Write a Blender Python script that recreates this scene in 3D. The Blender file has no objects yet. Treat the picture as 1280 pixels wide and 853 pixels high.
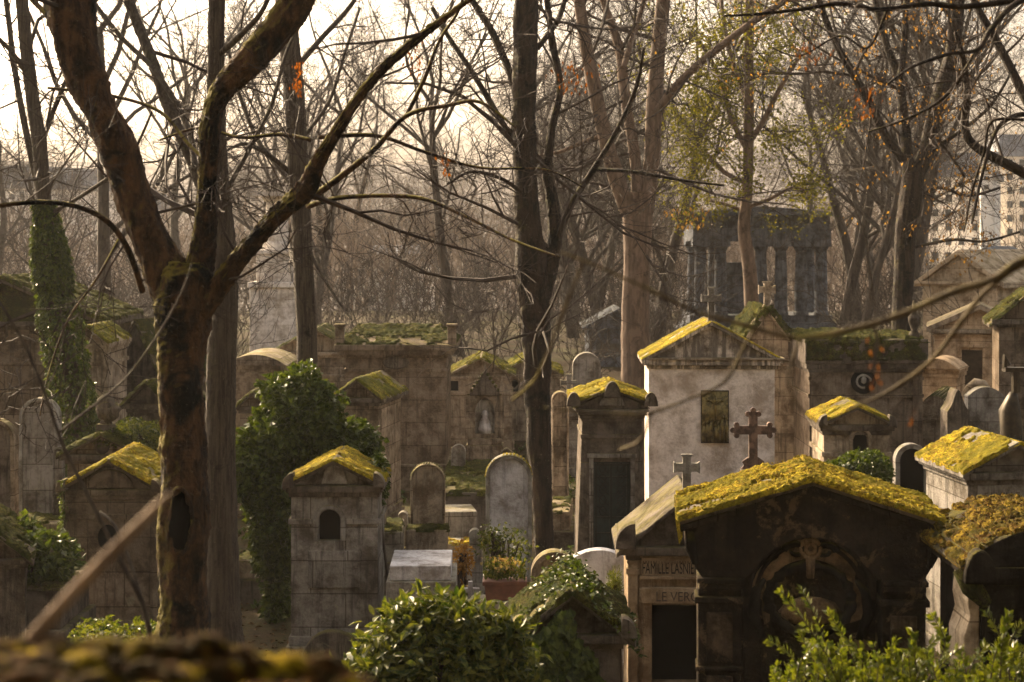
import bpy, math, random
from mathutils import Vector, Matrix, noise
R = math.radians
sc = bpy.context.scene
COL = sc.collection
F = 2133.0          # focal length in photo pixels (60 mm lens on a 36 mm sensor)
H = 5.3             # eye height over the cemetery floor
HOR = 300.0         # horizon row in the photo
def at(px, py, Y):
    return Vector(((px - 640) / F * Y, Y, H - (py - HOR) / F * Y))
def zt(py, Y): return H - (py - HOR) / F * Y
def xt(px, Y): return (px - 640) / F * Y
def sstep(a, b, x):
    t = max(0.0, min(1.0, (x - a) / (b - a))); return t * t * (3 - 2 * t)
def ground_z(x, y):
    z = 3.6 * (1 - sstep(3.2, 12.0, y))
    z += 0.10 * noise.noise(Vector((x * 0.35, y * 0.35, 3.1))) + 0.03 * noise.noise(Vector((x * 1.7, y * 1.7, 9.0)))
    z += 30.0 * sstep(-4, -34, y)          # unseen slope added behind the viewer to block sky light from shaded faces
    z += 1.2 * sstep(34, 60, y)
    z -= 9.0 * sstep(95, 190, y)
    h = 24 + 5 * noise.noise(Vector((x * 0.006, 4.2, 0))) + 2.5 * noise.noise(Vector((x * 0.02, 1.2, 0)))
    z += (h + 7.8) * sstep(210, 400, y) * (1 if y < 420 else 1)
    return z

# ------------------------------------------------------------------ materials
def new_mat(name):
    m = bpy.data.materials.new(name); m.use_nodes = True
    nt = m.node_tree; nt.nodes.clear()
    o = nt.nodes.new('ShaderNodeOutputMaterial'); b = nt.nodes.new('ShaderNodeBsdfPrincipled')
    nt.links.new(b.outputs[0], o.inputs[0])
    return m, nt, b
def N(nt, typ, **kw):
    n = nt.nodes.new(typ)
    for k, v in kw.items(): setattr(n, k, v)
    return n
def pos_map(nt, scale):
    g = N(nt, 'ShaderNodeNewGeometry'); mp = N(nt, 'ShaderNodeMapping')
    mp.inputs['Scale'].default_value = scale
    nt.links.new(g.outputs['Position'], mp.inputs['Vector'])
    return mp.outputs[0]
def nz(nt, vec, scale, detail=6, rough=0.6, lo=0.4, hi=0.6, dist=0.0):
    n = N(nt, 'ShaderNodeTexNoise'); n.inputs['Scale'].default_value = scale
    n.inputs['Detail'].default_value = detail; n.inputs['Roughness'].default_value = rough
    n.inputs['Distortion'].default_value = dist
    nt.links.new(vec, n.inputs['Vector'])
    mr = N(nt, 'ShaderNodeMapRange', interpolation_type='SMOOTHSTEP')
    mr.inputs[1].default_value = lo; mr.inputs[2].default_value = hi
    nt.links.new(n.outputs[0], mr.inputs[0])
    return mr.outputs[0], n.outputs[0]
def mixc(nt, fac, a, b, mode='MIX'):
    m = N(nt, 'ShaderNodeMix', data_type='RGBA', blend_type=mode)
    if isinstance(fac, float): m.inputs[0].default_value = fac
    else: nt.links.new(fac, m.inputs[0])
    for i, v in ((6, a), (7, b)):
        if isinstance(v, tuple): m.inputs[i].default_value = (*v, 1)
        else: nt.links.new(v, m.inputs[i])
    return m.outputs[2]
def mul(nt, a, b, op='MULTIPLY'):
    m = N(nt, 'ShaderNodeMath', operation=op)
    for i, v in ((0, a), (1, b)):
        if isinstance(v, (int, float)): m.inputs[i].default_value = v
        else: nt.links.new(v, m.inputs[i])
    return m.outputs[0]
def bump(nt, b, h, dist, strength=1.0, prev=None):
    n = N(nt, 'ShaderNodeBump'); n.inputs['Strength'].default_value = strength
    n.inputs['Distance'].default_value = dist
    nt.links.new(h, n.inputs['Height'])
    if prev: nt.links.new(prev, n.inputs['Normal'])
    nt.links.new(n.outputs[0], b.inputs['Normal'])
    return n.outputs[0]
_stones = {}
def stone(base, dark=0.5, lichen=0.25, moss=0.3, blocks=0.0, patch=None, seed=0.0, key=None, sth=0.50):
    k = (base, dark, lichen, moss, blocks, patch, seed, sth)
    if k in _stones: return _stones[k]
    m, nt, b = new_mat(key or 'weathered_stone')
    p = pos_map(nt, (1, 1, 1)); pv = pos_map(nt, (5, 5, 0.4))
    if seed:
        for v in (p, pv): v.node.inputs['Location'].default_value = (seed * 3.1, seed * 1.7, seed * 2.3)
    dk = tuple(c * (1 - dark) * f for c, f in zip(base, (0.85, 0.76, 0.66)))
    lt = tuple(min(1, c * 1.5) for c in base)
    f1, r1 = nz(nt, p, 2.6, 10, 0.72, 0.34, 0.62, 0.2)
    c = mixc(nt, f1, dk, lt)
    f2, _ = nz(nt, pv, 2.0, 9, 0.72, sth, sth + 0.13, 0.1)          # run-off streaks
    c = mixc(nt, mul(nt, f2, min(1, dark * 1.3)), c, tuple(x * 0.28 for x in base))
    f3, r3 = nz(nt, p, 22, 5, 0.7, 0.45, 0.75)
    c = mixc(nt, mul(nt, f3, 0.35), c, tuple(x * 0.5 for x in base))
    f4, _ = nz(nt, p, 5.5, 6, 0.7, 0.60, 0.68, 0.6)           # pale lichen
    c = mixc(nt, mul(nt, f4, lichen), c, (0.36, 0.34, 0.24))
    if patch:
        f6, _ = nz(nt, p, 3.2, 10, 0.75, 0.54, 0.61, 0.4)
        c = mixc(nt, f6, c, patch)
    if blocks:
        g = N(nt, 'ShaderNodeNewGeometry'); s = N(nt, 'ShaderNodeSeparateXYZ'); nt.links.new(g.outputs['Position'], s.inputs[0])
        cb = N(nt, 'ShaderNodeCombineXYZ'); nt.links.new(mul(nt, s.outputs[0], s.outputs[1], 'ADD'), cb.inputs[0]); nt.links.new(s.outputs[2], cb.inputs[1])
        br = N(nt, 'ShaderNodeTexBrick'); br.inputs['Scale'].default_value = 1.0
        br.inputs['Brick Width'].default_value = blocks * 2.1; br.inputs['Row Height'].default_value = blocks
        br.inputs['Mortar Size'].default_value = 0.008; br.inputs['Mortar Smooth'].default_value = 0.3
        br.inputs['Color1'].default_value = (1, 1, 1, 1); br.inputs['Color2'].default_value = (0.74, 0.72, 0.68, 1) if base[0] < .42 else (.90, .89, .87, 1); br.inputs['Mortar'].default_value = (0.4, 0.37, 0.33, 1) if base[0] < .42 else (.66, .63, .58, 1)
        nt.links.new(cb.outputs[0], br.inputs['Vector'])
        c = mixc(nt, 1.0, c, br.outputs[0], 'MULTIPLY')
    if moss:
        g = N(nt, 'ShaderNodeNewGeometry'); s = N(nt, 'ShaderNodeSeparateXYZ'); nt.links.new(g.outputs['Normal'], s.inputs[0])
        up = N(nt, 'ShaderNodeMapRange'); up.inputs[1].default_value = 0.25; up.inputs[2].default_value = 0.8
        nt.links.new(s.outputs[2], up.inputs[0])
        f5, _ = nz(nt, p, 4.0, 6, 0.65, 0.36, 0.6)
        a = mul(nt, mul(nt, up.outputs[0], f5), moss)
        c = mixc(nt, a, c, (0.13, 0.115, 0.018))
        f7, _ = nz(nt, p, 3.0, 8, 0.7, 0.62, 0.75)
        c = mixc(nt, mul(nt, f7, moss * 0.5), c, (0.05, 0.055, 0.015))
    nt.links.new(c, b.inputs['Base Color'])
    b.inputs['Roughness'].default_value = 0.95; b.inputs['Specular IOR Level'].default_value = 0.04
    n1 = bump(nt, b, r1, 0.05, 0.7); bump(nt, b, r3, 0.02, 0.9, n1)
    _stones[k] = m
    return m
def plain(name, col, rough=0.6, metal=0.0, var=0.3, scale=8.0, bmp=0.005, spec=0.3):
    m, nt, b = new_mat(name)
    p = pos_map(nt, (1, 1, 1)); f, r = nz(nt, p, scale, 6, 0.65, 0.35, 0.65)
    c = mixc(nt, f, tuple(x * (1 - var) for x in col), tuple(min(1, x * (1 + var)) for x in col))
    nt.links.new(c, b.inputs['Base Color']); b.inputs['Roughness'].default_value = rough
    b.inputs['Metallic'].default_value = metal; b.inputs['Specular IOR Level'].default_value = spec
    bump(nt, b, r, bmp, 0.6)
    return m
def moss_mat(name, a, b_, c_, scale=6.0, lo=.40, hi=.60):
    m, nt, b = new_mat(name)
    p = pos_map(nt, (1, 1, 1))
    f, r = nz(nt, p, scale, 8, 0.7, lo, hi); f2, r2 = nz(nt, p, scale * 2.6, 7, 0.78, 0.47, 0.55); f3, _ = nz(nt, p, scale * 0.35, 5, 0.6, 0.44, 0.60); f4, r4 = nz(nt, p, scale * 6, 5, 0.8, 0.50, 0.57)
    c = mixc(nt, f, a, b_); c = mixc(nt, mul(nt, f2, 0.75), c, c_); c = mixc(nt, mul(nt, f4, 0.85), c, tuple(x * .22 for x in c_)); c = mixc(nt, mul(nt, f3, 0.7), c, tuple(x * .7 for x in a))
    nt.links.new(c, b.inputs['Base Color']); b.inputs['Roughness'].default_value = 1.0
    b.inputs['Specular IOR Level'].default_value = 0.05
    n = bump(nt, b, r2, 0.04, 0.9); bump(nt, b, r4, 0.02, 1.0, n)
    return m
def leaf_mat(name, a, b_, trans=0.4, rough=0.35, spec=0.4, scale=3.0):
    m = bpy.data.materials.new(name); m.use_nodes = True
    nt = m.node_tree; nt.nodes.clear()
    o = nt.nodes.new('ShaderNodeOutputMaterial'); b = nt.nodes.new('ShaderNodeBsdfPrincipled')
    p = pos_map(nt, (1, 1, 1)); f, _ = nz(nt, p, scale * 5, 4, 0.7, 0.38, 0.62); 
    c = mixc(nt, f, a, b_)
    nt.links.new(c, b.inputs['Base Color']); b.inputs['Roughness'].default_value = rough
    b.inputs['Specular IOR Level'].default_value = spec
    t = nt.nodes.new('ShaderNodeBsdfTranslucent')
    nt.links.new(mixc(nt, 1.0, c, (1.0, 1.0, 0.35), 'MULTIPLY'), t.inputs[0])
    mx = nt.nodes.new('ShaderNodeMixShader'); mx.inputs[0].default_value = trans
    nt.links.new(b.outputs[0], mx.inputs[1]); nt.links.new(t.outputs[0], mx.inputs[2]); nt.links.new(mx.outputs[0], o.inputs[0])
    return m
def bark_mat(name, a, b_, dark, moss=None, ridges=(14, 14, 1.6), dpatch=(0.55, 0.62), bd=0.02, mossamt=0.8, moss_range=(0.5, 0.62)):
    m, nt, b = new_mat(name)
    p = pos_map(nt, (1, 1, 1)); pr = pos_map(nt, ridges)
    f, r = nz(nt, pr, 1.0, 7, 0.65, 0.35, 0.65, 0.4)
    c = mixc(nt, f, a, b_)
    f2, _ = nz(nt, p, 2.6, 8, 0.68, dpatch[0], dpatch[1], 0.5)
    c = mixc(nt, f2, c, dark)
    f4, r4 = nz(nt, p, 30, 4, 0.7, 0.62, 0.7)
    c = mixc(nt, mul(nt, f4, 0.35), c, (0.25, 0.22, 0.16))
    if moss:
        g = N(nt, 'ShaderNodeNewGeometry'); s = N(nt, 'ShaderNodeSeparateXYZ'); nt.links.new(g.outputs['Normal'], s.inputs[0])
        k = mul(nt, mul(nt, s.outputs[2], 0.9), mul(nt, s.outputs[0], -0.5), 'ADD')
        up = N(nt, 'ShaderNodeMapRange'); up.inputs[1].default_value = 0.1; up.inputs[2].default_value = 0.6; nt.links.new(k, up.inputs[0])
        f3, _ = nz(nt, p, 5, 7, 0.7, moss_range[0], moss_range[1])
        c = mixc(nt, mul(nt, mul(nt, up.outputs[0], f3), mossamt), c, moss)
    nt.links.new(c, b.inputs['Base Color']); b.inputs['Roughness'].default_value = 0.9; b.inputs['Specular IOR Level'].default_value = 0.25
    n1 = bump(nt, b, r, bd, 0.8); bump(nt, b, r4, bd * 0.6, 0.9, n1)
    return m

# ------------------------------------------------------------------ mesh collector
class MB:
    def __init__(s): s.V = []; s.Fc = []
    def box(s, x0, x1, y0, y1, z0, z1, tx=0.0, ty=0.0):
        i = len(s.V)
        s.V += [(x0, y0, z0), (x1, y0, z0), (x1, y1, z0), (x0, y1, z0), (x0 + tx, y0 + ty, z1), (x1 - tx, y0 + ty, z1), (x1 - tx, y1 - ty, z1), (x0 + tx, y1 - ty, z1)]
        s.Fc += [tuple(i + k for k in q) for q in ((3, 2, 1, 0), (4, 5, 6, 7), (0, 1, 5, 4), (1, 2, 6, 5), (2, 3, 7, 6), (3, 0, 4, 7))]
        return s
    def prism(s, poly, y0, y1):          # poly of (x,z), extruded along y
        i = len(s.V); n = len(poly)
        s.V += [(x, y0, z) for x, z in poly] + [(x, y1, z) for x, z in poly]
        s.Fc.append(tuple(range(i, i + n))); s.Fc.append(tuple(range(i + 2 * n - 1, i + n - 1, -1)))
        s.Fc += [(i + k, i + n + k, i + n + (k + 1) % n, i + (k + 1) % n) for k in range(n)]
        return s
    def prismx(s, poly, x0, x1):         # poly of (y,z), extruded along x
        i = len(s.V); n = len(poly)
        s.V += [(x0, y, z) for y, z in poly] + [(x1, y, z) for y, z in poly]
        s.Fc.append(tuple(range(i, i + n))); s.Fc.append(tuple(range(i + 2 * n - 1, i + n - 1, -1)))
        s.Fc += [(i + k, i + n + k, i + n + (k + 1) % n, i + (k + 1) % n) for k in range(n)]
        return s
    def tube(s, pts, rad, n=6, rough=0.0, ref=None, cap=True, seed=0):
        pts = [Vector(p) for p in pts]; i0 = len(s.V); m = len(pts)
        d = pts[-1] - pts[0]
        if ref is None:
            ref = Vector((0.05, 1, 0.08)) if abs(d.y) < 0.8 * d.length else Vector((1, 0.05, 0.1))
        for k in range(m):
            t = pts[min(k + 1, m - 1)] - pts[max(k - 1, 0)]
            u = t.cross(ref)
            u = u.normalized() if u.length > 1e-9 else Vector((1, 0, 0))
            w = t.cross(u).normalized(); r = rad[k] if hasattr(rad, '__len__') else rad
            for j in range(n):
                a = 2 * math.pi * j / n; rr = r
                q = u * math.cos(a) + w * math.sin(a)
                if rough: rr *= 1 + rough * noise.noise((pts[k] * 3.0 + q * 1.2 + Vector((seed, 0, 0)))) + rough * .5 * noise.noise((pts[k] * 9.0 + q * 2.6)) + rough * .35 * noise.noise((pts[k] * 24.0 + q * 6))
                v = pts[k] + q * rr; s.V.append((v.x, v.y, v.z))
        for k in range(m - 1):
            a = i0 + k * n; b = a + n
            for j in range(n):
                j2 = (j + 1) % n; s.Fc.append((a + j, a + j2, b + j2, b + j))
        if cap:
            s.Fc.append(tuple(range(i0 + n - 1, i0 - 1, -1))); e = i0 + (m - 1) * n; s.Fc.append(tuple(range(e, e + n)))
        return s
    def lathe(s, prof, c=(0, 0), n=16, z0=0):    # prof (r,z)
        i0 = len(s.V); m = len(prof)
        for r, z in prof:
            for j in range(n):
                a = 2 * math.pi * j / n; s.V.append((c[0] + r * math.cos(a), c[1] + r * math.sin(a), z + z0))
        for k in range(m - 1):
            a = i0 + k * n
            for j in range(n):
                j2 = (j + 1) % n; s.Fc.append((a + j, a + j2, a + n + j2, a + n + j))
        s.Fc.append(tuple(range(i0 + n - 1, i0 - 1, -1))); e = i0 + (m - 1) * n; s.Fc.append(tuple(range(e, e + n)))
        return s
    def blob(s, c, r, nu=14, nv=9, amp=0.25, freq=2.0):
        i0 = len(s.V); c = Vector(c)
        for v in range(nv + 1):
            ph = math.pi * v / nv
            for u in range(nu):
                th = 2 * math.pi * u / nu
                d = Vector((math.sin(ph) * math.cos(th), math.sin(ph) * math.sin(th), math.cos(ph)))
                k = 1 + amp * noise.noise(d * freq + c * 1.3)
                s.V.append((c.x + d.x * r[0] * k, c.y + d.y * r[1] * k, c.z + d.z * r[2] * k))
        for v in range(nv):
            a = i0 + v * nu
            for u in range(nu):
                u2 = (u + 1) % nu; s.Fc.append((a + u, a + nu + u, a + nu + u2, a + u2))
        return s
    def moss(s, p00, p10, p11, p01, thick=0.04, cell=0.03, seed=0.0, ragged=1.0):
        p00, p10, p11, p01 = map(Vector, (p00, p10, p11, p01))
        nu = max(4, int((p10 - p00).length / cell)); nv = max(4, int((p01 - p00).length / cell))
        nu = min(nu, 170); nv = min(nv, 170)
        nrm = (p10 - p00).cross(p01 - p00).normalized()
        if nrm.z < 0: nrm = -nrm
        i0 = len(s.V); so = Vector((seed * 7.3, seed * 1.9, seed))
        for v in range(nv + 1):
            fv = v / nv
            for u in range(nu + 1):
                fu = u / nu
                p = p00.lerp(p10, fu).lerp(p01.lerp(p11, fu), fv)
                q = p * 1.0 + so
                k = 0.5 + 0.55 * noise.noise(q * 5) + 0.45 * noise.noise(q * 14) + 0.4 * noise.noise(q * 34) + 0.35 * noise.noise(q * 70)
                bare = 1 if noise.noise(q * 2.2 + Vector((5, 5, 5))) + .45 * noise.noise(q * 9) > -0.30 else -1.2
                e = min(fu * nu, (1 - fu) * nu, fv * nv, (1 - fv) * nv)
                off = thick * max(0.05, k) * bare if bare > 0 else -thick * .6
                if e < 0.5: off = -thick * 0.8
                p = p + nrm * off
                if e < 2.5 and ragged:
                    c = (p00 + p10 + p11 + p01) / 4; dd = (p - c); dd.z = 0
                    p = p + dd.normalized() * thick * ragged * (noise.noise(q * 8) * 0.9 + 0.25)
                s.V.append((p.x, p.y, p.z))
        for v in range(nv):
            for u in range(nu):
                a = i0 + v * (nu + 1) + u; s.Fc.append((a, a + 1, a + nu + 2, a + nu + 1))
        return s
    def leaf(s, p, d, up, L, W, fold=0.25):
        side = d.cross(up)
        if side.length < 1e-6: side = Vector((1, 0, 0))
        side.normalize(); n = side.cross(d).normalized()
        i = len(s.V); m1 = p + d * L * 0.45
        pts = (p, m1 + side * W * .5 + n * W * fold, p + d * L, m1 - side * W * .5 + n * W * fold, m1)
        s.V += [(q.x, q.y, q.z) for q in pts]
        s.Fc += [(i, i + 1, i + 4), (i + 1, i + 2, i + 4), (i + 2, i + 3, i + 4), (i + 3, i, i + 4)]
    def bigleaf(s, p, d, up, L, W, curl=0.2):
        side = d.cross(up)
        if side.length < 1e-6: side = Vector((1, 0, 0))
        side.normalize(); n = side.cross(d).normalized()
        i = len(s.V); prof = ((0, 0.02), (0.2, 0.32), (0.5, 0.5), (0.8, 0.3), (1, 0.02))
        for t, w in prof:
            c = p + d * L * t - n * curl * L * t * t
            for k in (-1, 0, 1):
                q = c + side * W * w * k + n * W * 0.18 * abs(k) * (w * 2); s.V.append((q.x, q.y, q.z))
        for k in range(4):
            a = i + k * 3; s.Fc += [(a, a + 1, a + 4, a + 3), (a + 1, a + 2, a + 5, a + 4)]
    def build(s, name, mat, parent=None, bevel=0.0, smooth=False, fix=False, label=None, world=False):
        V = s.V
        if parent is not None and world:
            inv = Matrix.Translation(parent.location) @ Matrix.Rotation(parent.rotation_euler.z, 4, 'Z'); inv = inv.inverted()
            V = [tuple(inv @ Vector(v)) for v in V]
        me = bpy.data.meshes.new(name); me.from_pydata(V, [], s.Fc); me.update()
        if fix:
            import bmesh
            bm = bmesh.new(); bm.from_mesh(me); bmesh.ops.recalc_face_normals(bm, faces=bm.faces); bm.to_mesh(me); bm.free()
        me.materials.append(mat)
        o = bpy.data.objects.new(name, me); COL.objects.link(o)
        if smooth: me.polygons.foreach_set('use_smooth', [True] * len(me.polygons))
        if parent is not None: o.parent = parent
        if bevel:
            bv = o.modifiers.new('soft_edges', 'BEVEL'); bv.width = bevel; bv.segments = 2; bv.limit_method = 'ANGLE'; bv.angle_limit = R(35)
        if label: o['label'] = label
        return o
def thing(name, label, cat, loc, rz=0.0, group=None):
    o = bpy.data.objects.new(name, None); COL.objects.link(o); o.location = loc; o.rotation_euler = (0, 0, rz)
    o.empty_display_size = 0.2; o['label'] = label; o['category'] = cat
    if group: o['group'] = group
    return o
def struct(o, kind='structure', label=None):
    o['kind'] = kind
    if label: o['label'] = label
    return o
def text_part(s, h, x, y, z, mat, parent, width=None, name='lettering', depth=0.004):
    cu = bpy.data.curves.new('t', 'FONT'); cu.body = s; cu.size = h / 0.70; cu.extrude = depth
    o = bpy.data.objects.new('t', cu); COL.objects.link(o); bpy.context.view_layer.update()
    me = bpy.data.meshes.new_from_object(o.evaluated_get(bpy.context.evaluated_depsgraph_get()))
    bpy.data.objects.remove(o)
    xs = [v.co.x for v in me.vertices]; w0 = max(xs) - min(xs); k = width / w0 if width else 1
    for v in me.vertices:
        a, b, c = v.co; v.co = (x + (a - min(xs)) * k, y - c, z + b)
    me.name = name; me.materials.clear(); me.materials.append(mat)
    q = bpy.data.objects.new(name, me); COL.objects.link(q); q.parent = parent
    return q

# ------------------------------------------------------------------ palette
S_WARM = (0.235, 0.194, 0.148); S_GREY = (0.195, 0.183, 0.168); S_BROWN = (0.155, 0.124, 0.094)
M_warm = stone(S_WARM, 0.5, 0.3, 0.5); M_warm2 = stone(S_WARM, 0.6, 0.35, 0.6, seed=4.0, blocks=.37)
M_grey = stone(S_GREY, 0.5, 0.3, 0.4, blocks=.42); M_grey2 = stone((0.22, 0.21, 0.19), 0.4, 0.4, 0.3, seed=2.0)
M_brown = stone(S_BROWN, 0.5, 0.3, 0.5, seed=1.0, blocks=.46)
M_blocks = stone(S_WARM, 0.45, 0.2, 0.4, blocks=0.52); M_blocks_b = stone(S_BROWN, 0.45, 0.2, 0.4, blocks=0.48, seed=3.0)
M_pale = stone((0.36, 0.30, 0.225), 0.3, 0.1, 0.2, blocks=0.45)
M_beige = stone((0.23, 0.175, 0.115), .3, .1, .2, seed=11.0)
M_palelit = stone((0.40, 0.30, 0.20), .3, .1, .1, blocks=.4, seed=14.0)  # warmer, brighter copy of the pale stone with sunlight put into its colour
M_white = stone((0.53, 0.485, 0.45), 0.12, 0.08, 0.1, seed=6.0, sth=.60); M_whitedirty = stone((0.50, 0.44, 0.38), 0.8, 0.1, 0.2, seed=6.0, sth=0.42)
M_black = stone((0.024, 0.018, 0.013), 0.5, 0.04, 0.2, patch=(0.11, 0.078, 0.045), seed=2.5, key='blackened_stone')
M_black2 = stone((0.018, 0.015, 0.012), 0.5, 0.05, 0.5, seed=8.0, key='blackened_stone')
M_dimpanel = stone((0.085, 0.062, 0.040), .7, .2, 0, seed=13.0, patch=(.02, .015, .011))
M_panel = stone((0.30, 0.235, 0.16), .2, .05, 0, seed=12.0)
M_ochre = stone((0.22, 0.155, 0.09), 0.75, 0.1, 0.1, seed=5.0)
M_marble = stone((0.36, 0.355, 0.365), 0.3, 0.05, 0.05, seed=9.0)
M_darkst = stone((0.10, 0.085, 0.07), 0.55, 0.2, 0.5, seed=7.0)
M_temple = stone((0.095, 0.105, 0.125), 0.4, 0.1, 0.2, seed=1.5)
M_slate = plain('slate_roof', (0.07, 0.08, 0.095), 0.7, scale=3)
M_moss = moss_mat('golden_moss', (0.16, 0.145, 0.012), (0.48, 0.365, 0.020), (0.22, 0.13, 0.014))
M_mossb = moss_mat('brown_moss', (0.06, 0.055, 0.010), (0.26, 0.18, 0.018), (0.08, 0.035, 0.010))
M_moss2 = moss_mat('olive_moss', (0.06, 0.07, 0.010), (0.26, 0.235, 0.020), (0.12, 0.08, 0.014), scale=4.5)
M_mossd = moss_mat('dark_moss', (0.035, 0.045, 0.010), (0.11, 0.11, 0.018), (0.05, 0.035, 0.012))
M_mossnear = moss_mat('wall_moss', (0.025, 0.02, 0.006), (0.60, 0.44, 0.02), (0.10, 0.04, 0.010), scale=15, lo=.50, hi=.60)
M_dark = plain('dark_interior', (0.003, 0.003, 0.003), 1.0, spec=0.0)
M_iron = plain('wrought_iron', (0.016, 0.022, 0.022), 0.5, 0.6)
M_irondoor = plain('green_black_metal', (0.014, 0.028, 0.030), 0.55, 0.3)
M_bronze = plain('bronze', (0.13, 0.10, 0.035), 0.45, 0.7, 0.6, 14, 0.01); M_bronzed = plain('dark_bronze', (0.035, 0.026, 0.014), 0.5, 0.6, 0.4)
M_rust = plain('rusty_metal', (0.12, 0.078, 0.058), 0.9, 0.0, 0.6, 9, 0.004)
M_terra = plain('terracotta', (0.11, 0.05, 0.034), 0.85, var=0.2)
M_glass = plain('window_glass', (0.05, 0.06, 0.07), 0.12, spec=0.6, bmp=0.0)
M_letter = plain('letter_paint', (0.03, 0.025, 0.02), 0.9); M_lettergrey = plain('worn_letters', (0.10, 0.08, 0.06), 0.9)
M_ivy = leaf_mat('ivy_leaf', (0.020, 0.034, 0.005), (0.080, 0.105, 0.016), 0.3, 0.45, 0.22)
M_laurel = leaf_mat('laurel_leaf', (0.018, 0.034, 0.007), (0.12, 0.125, 0.022), 0.38, 0.5, 0.12)
M_box = leaf_mat('privet_leaf', (0.040, 0.058, 0.006), (0.125, 0.135, 0.012), 0.4, 0.4, 0.3)
M_yew = leaf_mat('green_tree_leaf', (0.06, 0.065, 0.010), (0.17, 0.15, 0.02), 0.5, 0.6, 0.1, 1)
M_dead = leaf_mat('dead_leaf', (0.18, 0.05, 0.015), (0.34, 0.11, 0.025), 0.55, 0.7, 0.1)
M_rusty = leaf_mat('rusty_leaf', (0.09, 0.03, 0.012), (0.20, 0.07, 0.022), 0.45, 0.8, 0.05)
M_tan = leaf_mat('tan_leaf', (0.20, 0.10, 0.035), (0.32, 0.18, 0.06), 0.5, 0.7, 0.1)
M_litter = leaf_mat('leaf_litter', (0.035, 0.022, 0.010), (0.11, 0.065, 0.025), 0.1, 0.8, 0.1)
M_flower = leaf_mat('flower_petal', (0.16, 0.09, 0.05), (0.26, 0.20, 0.10), 0.4, 0.6, 0.1)
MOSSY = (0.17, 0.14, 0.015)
B_maple = bark_mat('maple_bark', (0.020, 0.011, 0.0055), (0.105, 0.055, 0.023), (0.003, 0.0025, 0.002), MOSSY, (13, 13, 4.5), (0.47, 0.62), 0.08, 0.95, (0.42, 0.56))  # gold on left and top sides: moss, strengthened to paint the sunlit rim
B_grey = bark_mat('grey_bark', (0.030, 0.023, 0.017), (0.080, 0.064, 0.048), (0.014, 0.011, 0.008), (0.07, 0.07, 0.015), (34, 34, 2.2), (0.58, 0.7), 0.03, 0.5)
B_dark = bark_mat('dark_bark', (0.010, 0.007, 0.005), (0.040, 0.027, 0.018), (0.004, 0.003, 0.0025), (0.08, 0.07, 0.015), (12, 12, 2.5), (0.52, 0.64), 0.04, 0.6)
B_pale = bark_mat('pale_bark', (0.075, 0.050, 0.034), (0.16, 0.11, 0.078), (0.045, 0.028, 0.018), None, (7, 7, 1.8), (0.52, 0.66), 0.02)
B_bg = bark_mat('wood_bark', (0.035, 0.028, 0.022), (0.075, 0.060, 0.048), (0.022, 0.017, 0.013), None, (6, 6, 1.2), (0.54, 0.7), 0.015)
B_far = plain('hazed_far_bark', (0.20, 0.155, 0.115), 0.95, bmp=0.0, scale=.5)  # bark paled so that distance haze is in the colour
B_twig = plain('twig_bark', (0.036, 0.025, 0.018), 0.85, bmp=0.0)
HAZE=0.0002; SKY=0.15; SUN=5.0; EXPO=1.7
# ------------------------------------------------------------------ tomb builders
def arch_pts(x0, x1, zs, kind='round', n=12, rise=None):
    """points from the right springing to the left springing over the top"""
    cx = (x0 + x1) / 2; r = (x1 - x0) / 2; rise = rise or r
    out = []
    if kind == 'round':
        for k in range(n + 1):
            a = math.pi * k / n; out.append((cx + r * math.cos(a), zs + rise * math.sin(a)))
    elif kind == 'gothic':
        for k in range(n // 2 + 1):
            t = k / (n // 2); a = R(60) * t; out.append((x0 + 2 * r * math.cos(a), zs + 2 * r * math.sin(a) * rise / (2 * r * math.sin(R(60)))))
        out += [(2 * cx - x, z) for x, z in reversed(out[:-1])]
    elif kind == 'ogee':
        for k in range(n // 2 + 1):
            t = k / (n // 2); x = r * (1 - t) ** 0.75 * (1 - 0.25 * math.sin(math.pi * t)); out.append((cx + x, zs + rise * (t ** 1.0)))
        out += [(2 * cx - x, z) for x, z in reversed(out[:-1])]
    elif kind == 'segment':
        for k in range(n + 1):
            t = k / n; x = x1 - (x1 - x0) * t; out.append((x, zs + rise * (1 - (2 * t - 1) ** 2)))
    else:
        out = [(x1, zs), (x0, zs)]
    return out
def face_with_hole(mb, x0, x1, z0, z1, ox0, ox1, oz0, oz1, y0, y1, arch=None):
    mb.box(x0, ox0, y0, y1, z0, z1); mb.box(ox1, x1, y0, y1, z0, z1)
    if oz0 > z0 + 0.02: mb.box(ox0, ox1, y0, y1, z0, oz0)
    if arch:
        rise = (ox1 - ox0) / 2 if arch == 'round' else (ox1 - ox0) * .8
        pts = arch_pts(ox0, ox1, oz1 - rise, arch, rise=rise)
        n = len(pts); mid = n // 2
        mb.prism([(ox1, oz1 - rise), (ox1, z1), ((ox0 + ox1) / 2, z1)] + list(reversed(pts[1:mid + 1])) , y0, y1)
        mb.prism([((ox0 + ox1) / 2, z1), (ox0, z1), (ox0, oz1 - rise)] + list(reversed(pts[mid:n - 1])), y0, y1)
    else: mb.box(ox0, ox1, y0, y1, oz1, z1)
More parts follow.
